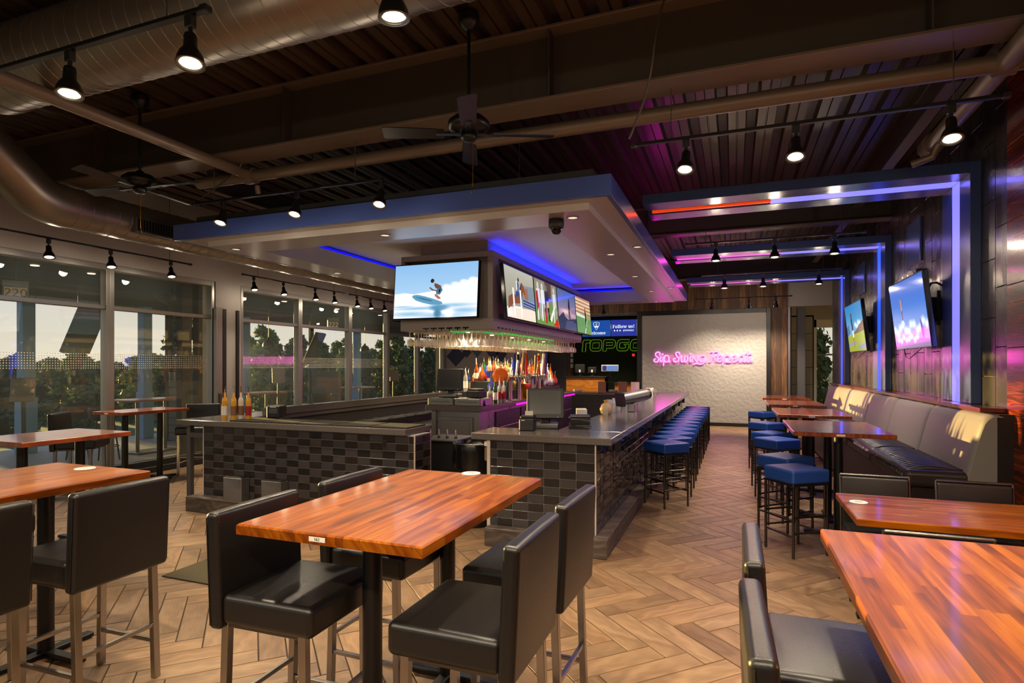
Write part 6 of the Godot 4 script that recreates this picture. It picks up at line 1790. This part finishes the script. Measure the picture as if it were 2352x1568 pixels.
	for row in [[1.30, -4.00], [1.30, -3.55], [1.46, -3.885], [1.46, -3.77], [1.46, -3.655]]:
		var z := -8.40
		while z > -11.95:
			if row[0] < 1.4 or z < -8.52:
				var k := rng.randi() % 10
				var fk := rng.randi() % 4
				_bottle(fk, mats[k], "%s %s bottle with pour spout on the %s step of the back bar" % [form[fk], words[k], "lower" if row[0] < 1.4 else "upper"], "%s %s bottles on the back bar" % [form[fk], words[k]], Vector3(row[1] + rng.randf_range(-0.01, 0.01), row[0], z + rng.randf_range(-0.012, 0.012)))
				n += 1
			z -= 0.165 if row[0] > 1.4 else 0.15
	# a front row on the worktop beside the terminal
	for i in 7:
		var k: int = [2, 5, 4, 2, 8, 6, 3][i]
		_bottle([1, 2, 1, 2, 0, 2, 0][i], mats[k], "%s liquor bottle standing low beside the printer of the back bar" % words[k], "%s low bottles on the back bar" % words[k], Vector3(-3.34 + (i % 2) * 0.05, bt, -7.86 - i * 0.085))
	# juice bottles with pourers on the left block
	var jm := [M.juice, M.cream, M.juice, M.cream, M.label_white, M.juice]
	for i in 6:
		var p := at_y([572, 585, 599, 607, 618, 630][i], 958, TOP)
		if i == 4: continue
		_bottle(2, jm[i], "tall %s bottle with a clear pour spout on the left block" % ["yellow juice" if jm[i] == M.juice else "white"], "pour bottles on the left block", Vector3(p.x - 0.02, TOP + 0.001, -5.30 - 0.07 * (i % 2)), 1.0)
	# service gap: bins, tools, dispenser on the wall
	var bn := thing("bus_bin", "black plastic bin under the tap rail in the service gap", "bin", Vector3(-3.15, 0, -6.15))
	part(bn, "body", g().box(Vector3(0, 0.42, 0), Vector3(0.46, 0.84, 0.5), 0.02), M.black_plastic)
	part(bn, "rim", g().box(Vector3(0, 0.85, 0), Vector3(0.48, 0.03, 0.52), 0.008), M.dark_grey)
	for i in 4:
		part(bn, "tap", g().lathe([Vector2(0, 0), Vector2(0.02, 0), Vector2(0.012, 0.03), Vector2(0.008, 0.10), Vector2(0, 0.11)], 10, Vector3(-0.18 + i * 0.11, 0.865, 0.1)), M.chrome)
	var tb := thing("trash_can", "black lined trash can beside the tiled right block", "trash can", Vector3(-2.62, 0, -5.75))
	part(tb, "can", g().lathe([Vector2(0, 0), Vector2(0.20, 0), Vector2(0.23, 0.86), Vector2(0.22, 0.86), Vector2(0.19, 0.02), Vector2(0, 0.02)], 20), M.black_plastic)
	part(tb, "bag", g().lathe([Vector2(0.236, 0.62), Vector2(0.248, 0.70), Vector2(0.24, 0.80), Vector2(0.246, 0.872), Vector2(0.22, 0.885), Vector2(0.205, 0.80), Vector2(0.19, 0.5)], 24), M.trash_bag)
	var sz := thing("soap_dispenser", "small white dispenser fixed to the end of the right block", "dispenser", Vector3(-2.245, 0.80, -5.20))
	part(sz, "cap", g().box(Vector3(0, 0.15, 0), Vector3(0.035, 0.05, 0.05), 0.006), M.label_white)
	part(sz, "reservoir", g().box(Vector3(0, 0.05, 0), Vector3(0.03, 0.13, 0.045), 0.006), M.kraft)
	# small ware on the far worktop
	for q in [[1342, 903, "brown"], [1425, 897, "tan"], [1452, 898, "beige"]]:
		var p := at_y(q[0], q[1] + 6.0, TOP)
		var t := thing("paper_bag", "%s paper bag standing on the far worktop" % q[2], "bag", Vector3(p.x, TOP, clampf(p.z, -14.7, -14.1)), 0.2)
		part(t, "bag", g().box(Vector3(0, 0.13, 0), Vector3(0.2, 0.26, 0.12), 0.006), M.kraft if q[2] != "beige" else M.cream)
		part(t, "fold", g().box(Vector3(0, 0.265, 0), Vector3(0.19, 0.012, 0.05), 0.003), M.kraft)
	for i in 3:
		var t := thing("plate_stack", "stack of white plates on the far worktop, %s" % ["nearest the stools", "middle one", "nearest the windows"][i], "plates", Vector3(-1.9 - i * 0.9, TOP, -14.4))
		for k in 4:
			part(t, "plate", g().lathe([Vector2(0, 0), Vector2(0.07, 0), Vector2(0.12, 0.015), Vector2(0.12, 0.02), Vector2(0.07, 0.006), Vector2(0, 0.006)], 20, Vector3(0, k * 0.012, 0)), M.paper)

# ================= screens and glass rack over the back bar =================
func build_bulkhead() -> void:
	var t := thing("screen_bulkhead", "grey hanging bulkhead carrying screens and the glass rack over the back bar", "bulkhead")
	var x0 := -4.50; var x1 := -3.06; var z0 := -7.30; var z1 := -12.15
	part(t, "body", g().span(Vector3(x0 + 0.10, 2.36, z0 - 0.10), Vector3(x1 - 0.10, 3.24, z1 + 0.1), 0.004), M.bulkhead_grey)
	part(t, "cap", g().span(Vector3(x0, 3.20, z0), Vector3(x1, 3.28, z1), 0.006), M.bulkhead_grey)
	part(t, "neck", g().span(Vector3(-4.24, 3.28, z0 - 0.12), Vector3(-3.19, 3.45, z1 + 0.15), 0.004), M.bulkhead_grey)
	for q in [[x0, z0 - 0.18, x0 + 0.06, z0], [x1 - 0.08, z0 - 0.20, x1, z0]]:
		part(t, "corner_post", g().span(Vector3(q[0], 2.36, q[1]), Vector3(q[2], 3.20, q[3]), 0.004), M.bulkhead_grey)
	part(t, "rack_box", g().span(Vector3(x0, 2.205, z0 + 0.02), Vector3(x1 + 0.02, 2.36, z1), 0.006), M.bulkhead_grey)
	# slots in the rack front and side
	for i in 6:
		var x := -4.13 + i * 0.125
		part(t, "slot", g().span(Vector3(x, 2.225, z0 + 0.015), Vector3(x + 0.095, 2.243, z0 + 0.024)), M.gloss_black)
		part(t, "slot", g().span(Vector3(x + 0.04, 2.204, z0 + 0.015), Vector3(x + 0.055, 2.226, z0 + 0.024)), M.gloss_black)
	for i in 34:
		var z := z0 - 0.12 - i * 0.14
		part(t, "slot", g().span(Vector3(x1 + 0.015, 2.222, z), Vector3(x1 + 0.024, 2.246, z - 0.075)), M.gloss_black)
	# blue uplight tape on the ledge beside the neck; green tape among the glasses
	var up := part(t, "light_tape", g().span(Vector3(-3.17, 3.281, z0 - 0.3), Vector3(-3.12, 3.292, z1 + 0.2)), M.led_blue)
	area(up, Vector3(-3.13, 3.30, (z0 + z1) * 0.5), Vector3(0, 1, 0), Vector2(0.05, 4.4), 1.5, Color(0.05, 0.16, 1.0))
	var gp := []
	for i in 9: gp.append(Vector3(-3.75 + 0.06 * i, 2.196 - 0.010 * sin(i), z0 - 0.1 - 0.012 * i * i))
	part(t, "light_tape", g().tube(gp, 0.011, 6), M.led_green)
	part(t, "light_tape", g().span(Vector3(-3.22, 2.185, -8.0), Vector3(-3.19, 2.203, -10.6)), M.led_green)
	area(t, Vector3(-3.2, 2.18, -9.3), Vector3(0, -1, 0), Vector2(0.05, 2.4), 0.15, Color(0.1, 1.0, 0.4))
	# screens
	_tv(Vector3(-3.885, 2.755, z0 + 0.115), 1.30, 0.76, 0.0, 5.0, _pic_surf(), "large bar screen showing a surfer crouched on a board")
	var pics := [_pic_horse(), _pic_football(), _pic_dusk(), _pic_field()]
	var labs := ["bar screen showing a rider jumping a brown horse", "bar screen showing football players on a green field", "bar screen showing a dark tower against a dusk sky", "bar screen showing a runner on a green pitch"]
	for i in 4: _tv(Vector3(x1 + 0.17, 2.735, -7.95 - i * 1.265), 1.215, 0.72, PI / 2, 5.0, pics[i], labs[i])
	_tv(Vector3(x0 - 0.17, 2.735, -8.0), 1.215, 0.72, -PI / 2, 5.0, _pic_field(), "bar screen on the window side of the bulkhead, seen edge on")
	# hanging wine glasses: foot up in the rack
	var wg := g().lathe([Vector2(0.037, 0.0), Vector2(0.036, -0.004), Vector2(0.006, -0.012), Vector2(0.0045, -0.085), Vector2(0.014, -0.10), Vector2(0.034, -0.125), Vector2(0.042, -0.155), Vector2(0.040, -0.185), Vector2(0.034, -0.21)], 14).mesh()
	var c := 0
	for i in 10:
		for j in 28:
			var x := x0 + 0.09 + i * 0.14
			var z := z0 - 0.09 - j * 0.17
			var edge := i < 2 or i > 6 or j < 4
			if not edge: continue
			solo("wine_glass", wg, M.glassware, "upturned wine glass hanging in the rack under the screens", "glass", "wine glasses in the rack", Vector3(x + rng.randf_range(-0.006, 0.006), 2.200, z + rng.randf_range(-0.012, 0.012)))
			c += 1
	for z in [-7.7, -8.6, -9.5, -10.4, -11.3]:  # placed to light the hanging glasses
		_downlight_small(Vector3(-3.62, 2.203, z))
func _downlight_small(p: Vector3) -> void:
	var t := thing("puck_light", "small warm puck light among the hanging glasses", "light", p, 0, "puck lights under the glass rack")
	part(t, "lamp_disc", g().lathe([Vector2(0, -0.012), Vector2(0.03, -0.012), Vector2(0.032, 0.0), Vector2(0, 0.0)], 14), M.bulb_soft)
	spot(t, Vector3(0, -0.018, 0), Vector3.DOWN, 3.0, 75.0, Color(1.0, 0.90, 0.74), 0.02)

# ================= track lamps =================
func _track(a: Vector3, b: Vector3, label: String, up := DECK) -> void:
	var t := thing("light_track", label, "light track")
	part(t, "rail", g().bar(a, b, 0.036, 0.024, 0.003), M.black_metal)
	for k in [0.12, 0.88]:
		var p := a.lerp(b, k)
		part(t, "hanger_rod", g().rod(p, Vector3(p.x, up, p.z), 0.004, 6), M.conduit)
	for e in [a, b]: part(t, "end_cap", g().box(e, Vector3(0.045, 0.034, 0.045), 0.004), M.black_plastic)
var lamp_mesh := {}
func _lamp(rail: Vector3, aim: Vector3, e: float, label: String, group: String) -> void:
	var t := thing("track_lamp", label, "spotlight", rail, 0, group)
	if lamp_mesh.is_empty():
		lamp_mesh.clip = g().box(Vector3(0, -0.03, 0), Vector3(0.05, 0.06, 0.035), 0.004).mesh()
		lamp_mesh.stem = g().rod(Vector3(0, -0.055, 0), Vector3(0, -0.10, 0), 0.011, 8).mesh()
		lamp_mesh.can = g().lathe([Vector2(0.066, -0.145), Vector2(0.062, -0.115), Vector2(0.05, -0.085), Vector2(0.033, -0.06), Vector2(0.031, 0.0), Vector2(0.028, 0.012), Vector2(0.0, 0.014)], 20).mesh()
		lamp_mesh.rim = g().lathe([Vector2(0.052, -0.148), Vector2(0.068, -0.150), Vector2(0.068, -0.140), Vector2(0.052, -0.138)], 20).mesh()
		lamp_mesh.bulb = g().lathe([Vector2(0.0, -0.148), Vector2(0.03, -0.146), Vector2(0.052, -0.138), Vector2(0.0, -0.132)], 20).mesh()
	part(t, "clip", lamp_mesh.clip, M.black_plastic)
	part(t, "stem", lamp_mesh.stem, M.black_metal)
	var y := -aim.normalized()
	var x := y.cross(Vector3.BACK).normalized()
	var bs := Basis(x, y, x.cross(y))
	var can := part(t, "lamp_can", lamp_mesh.can, M.black_metal)
	can.transform = Transform3D(bs, Vector3(0, -0.105, 0))
	var rim := part(can, "rim", lamp_mesh.rim, M.dark_chrome)
	var bl := part(can, "lamp_bulb", lamp_mesh.bulb, M.bulb)
	spot(t, can.transform * Vector3(0, -0.158, 0), aim, e)
	spill(t, can.transform * Vector3(0, -0.165, 0), e * 0.075)
func build_lamps() -> void:
	var y := 3.45
	_track(Vector3(-5.44, y, -4.65), Vector3(-3.09, y, -4.65), "black light track in front of the canopy", 3.85)
	_track(Vector3(-0.74, y, -4.65), Vector3(1.65, y, -4.65), "black light track over the right-hand tables", 3.85)
	_track(Vector3(-4.6, y, -2.13), Vector3(-2.42, y, -2.13), "black light track under the large duct")
	_track(Vector3(-1.6, y, -2.13), Vector3(1.7, y, -2.13), "black light track over the 562 table")
	_track(Vector3(-4.6, y, 0.6), Vector3(1.7, y, 0.6), "unseen black light track behind the camera")
	var dn := Vector3(0, -1, 0.06)
	for x in [-5.03, -4.06, -3.08]: _lamp(Vector3(x, y - 0.012, -4.65), Vector3(0.05, -1, 0.35), 3.7, "lit black spotlight on the track in front of the canopy", "spotlights on the canopy track")
	for x in [-0.34, 0.42, 1.35]: _lamp(Vector3(x, y - 0.012, -4.65), Vector3(-0.05, -1, 0.30), 3.7, "lit black spotlight on the track over the right-hand tables", "spotlights on the right-hand track")
	for x in [-3.42, -2.52]: _lamp(Vector3(x, y - 0.012, -2.13), Vector3(0.12, -1, 0.10), 3.7, "lit black spotlight on the track under the large duct", "spotlights under the duct")
	for x in [-1.36, -0.35, 0.65, 1.5]: _lamp(Vector3(x, y - 0.012, -2.13), Vector3(0.02, -1, -0.10), 3.7, "lit black spotlight on the track over the 562 table", "spotlights over the 562 table")  # all but the first are out of view, light the right-hand table
	for x in [-4.2, -3.0, -1.8, -0.6, 0.6, 1.5]: _lamp(Vector3(x, y - 0.012, 0.6), Vector3(0, -1, -0.75), 3.7, "unseen spotlight behind the camera, lighting the near tables", "unseen spotlights behind the camera")  # out of view, placed to light the near tables and chairs
	# along the window wall
	for q in [[[[117, 583], [253, 607], [386, 630]], "before the doorway pier"], [[[594, 660], [665, 671], [738, 683], [785, 690]], "beyond the doorway pier"], [[[828, 699], [862, 704], [898, 709]], "near the far corner"]]:
		var ps := []
		for p in q[0]:
			var w := at_y(p[0], p[1], 3.15)
			ps.append(Vector3(-8.28, 3.36, w.z))
		_track(ps[0] + Vector3(0, 0.0, 1.0 if q[1].begins_with("before") else 0.25), ps[-1] + Vector3(0, 0, -0.35), "black light track above the windows, %s" % q[1])
		for p in ps: _lamp(p - Vector3(0, 0.012, 0), Vector3(0.25, -1, 0.1), 3.0, "black spotlight above the windows, %s" % q[1], "spotlights above the windows")
	# between the portals and before the neon wall
	for q in [[[[1645, 602], [1781, 584], [1917, 580]], "between the first two portals", 3.6], [[[1664, 661], [1753, 656], [1881, 650]], "between the last two portals", 3.6], [[[1636, 709], [1720, 706], [1783, 702]], "in front of the neon wall", 6.0]]:
		var ps := []
		for p in q[0]: ps.append(at_y(p[0], p[1], 3.2))
		var z: float = (ps[0].z + ps[1].z + ps[2].z) / 3.0
		_track(Vector3(ps[0].x - 0.4, y, z), Vector3(minf(ps[2].x + 0.35, 1.9), y, z), "black light track %s" % q[1])
		for p in ps: _lamp(Vector3(p.x, y - 0.012, z), Vector3(0, -1, -0.55 if q[1].begins_with("in") else 0.05), q[2], "lit black spotlight on the track %s" % q[1], "spotlights %s" % q[1])
	var p0 := at_z(1398, 690, -16.2)
	_track(Vector3(p0.x - 1.2, p0.y - 0.1, -16.2), Vector3(p0.x, p0.y - 0.1, -16.2), "short black light track before the reception screens")
	for x in [-0.15, -0.95]: _lamp(Vector3(p0.x + x, p0.y - 0.112, -16.2), Vector3(0, -1, -0.3), 4.0, "black spotlight on the short track before the reception screens", "spotlights before reception")
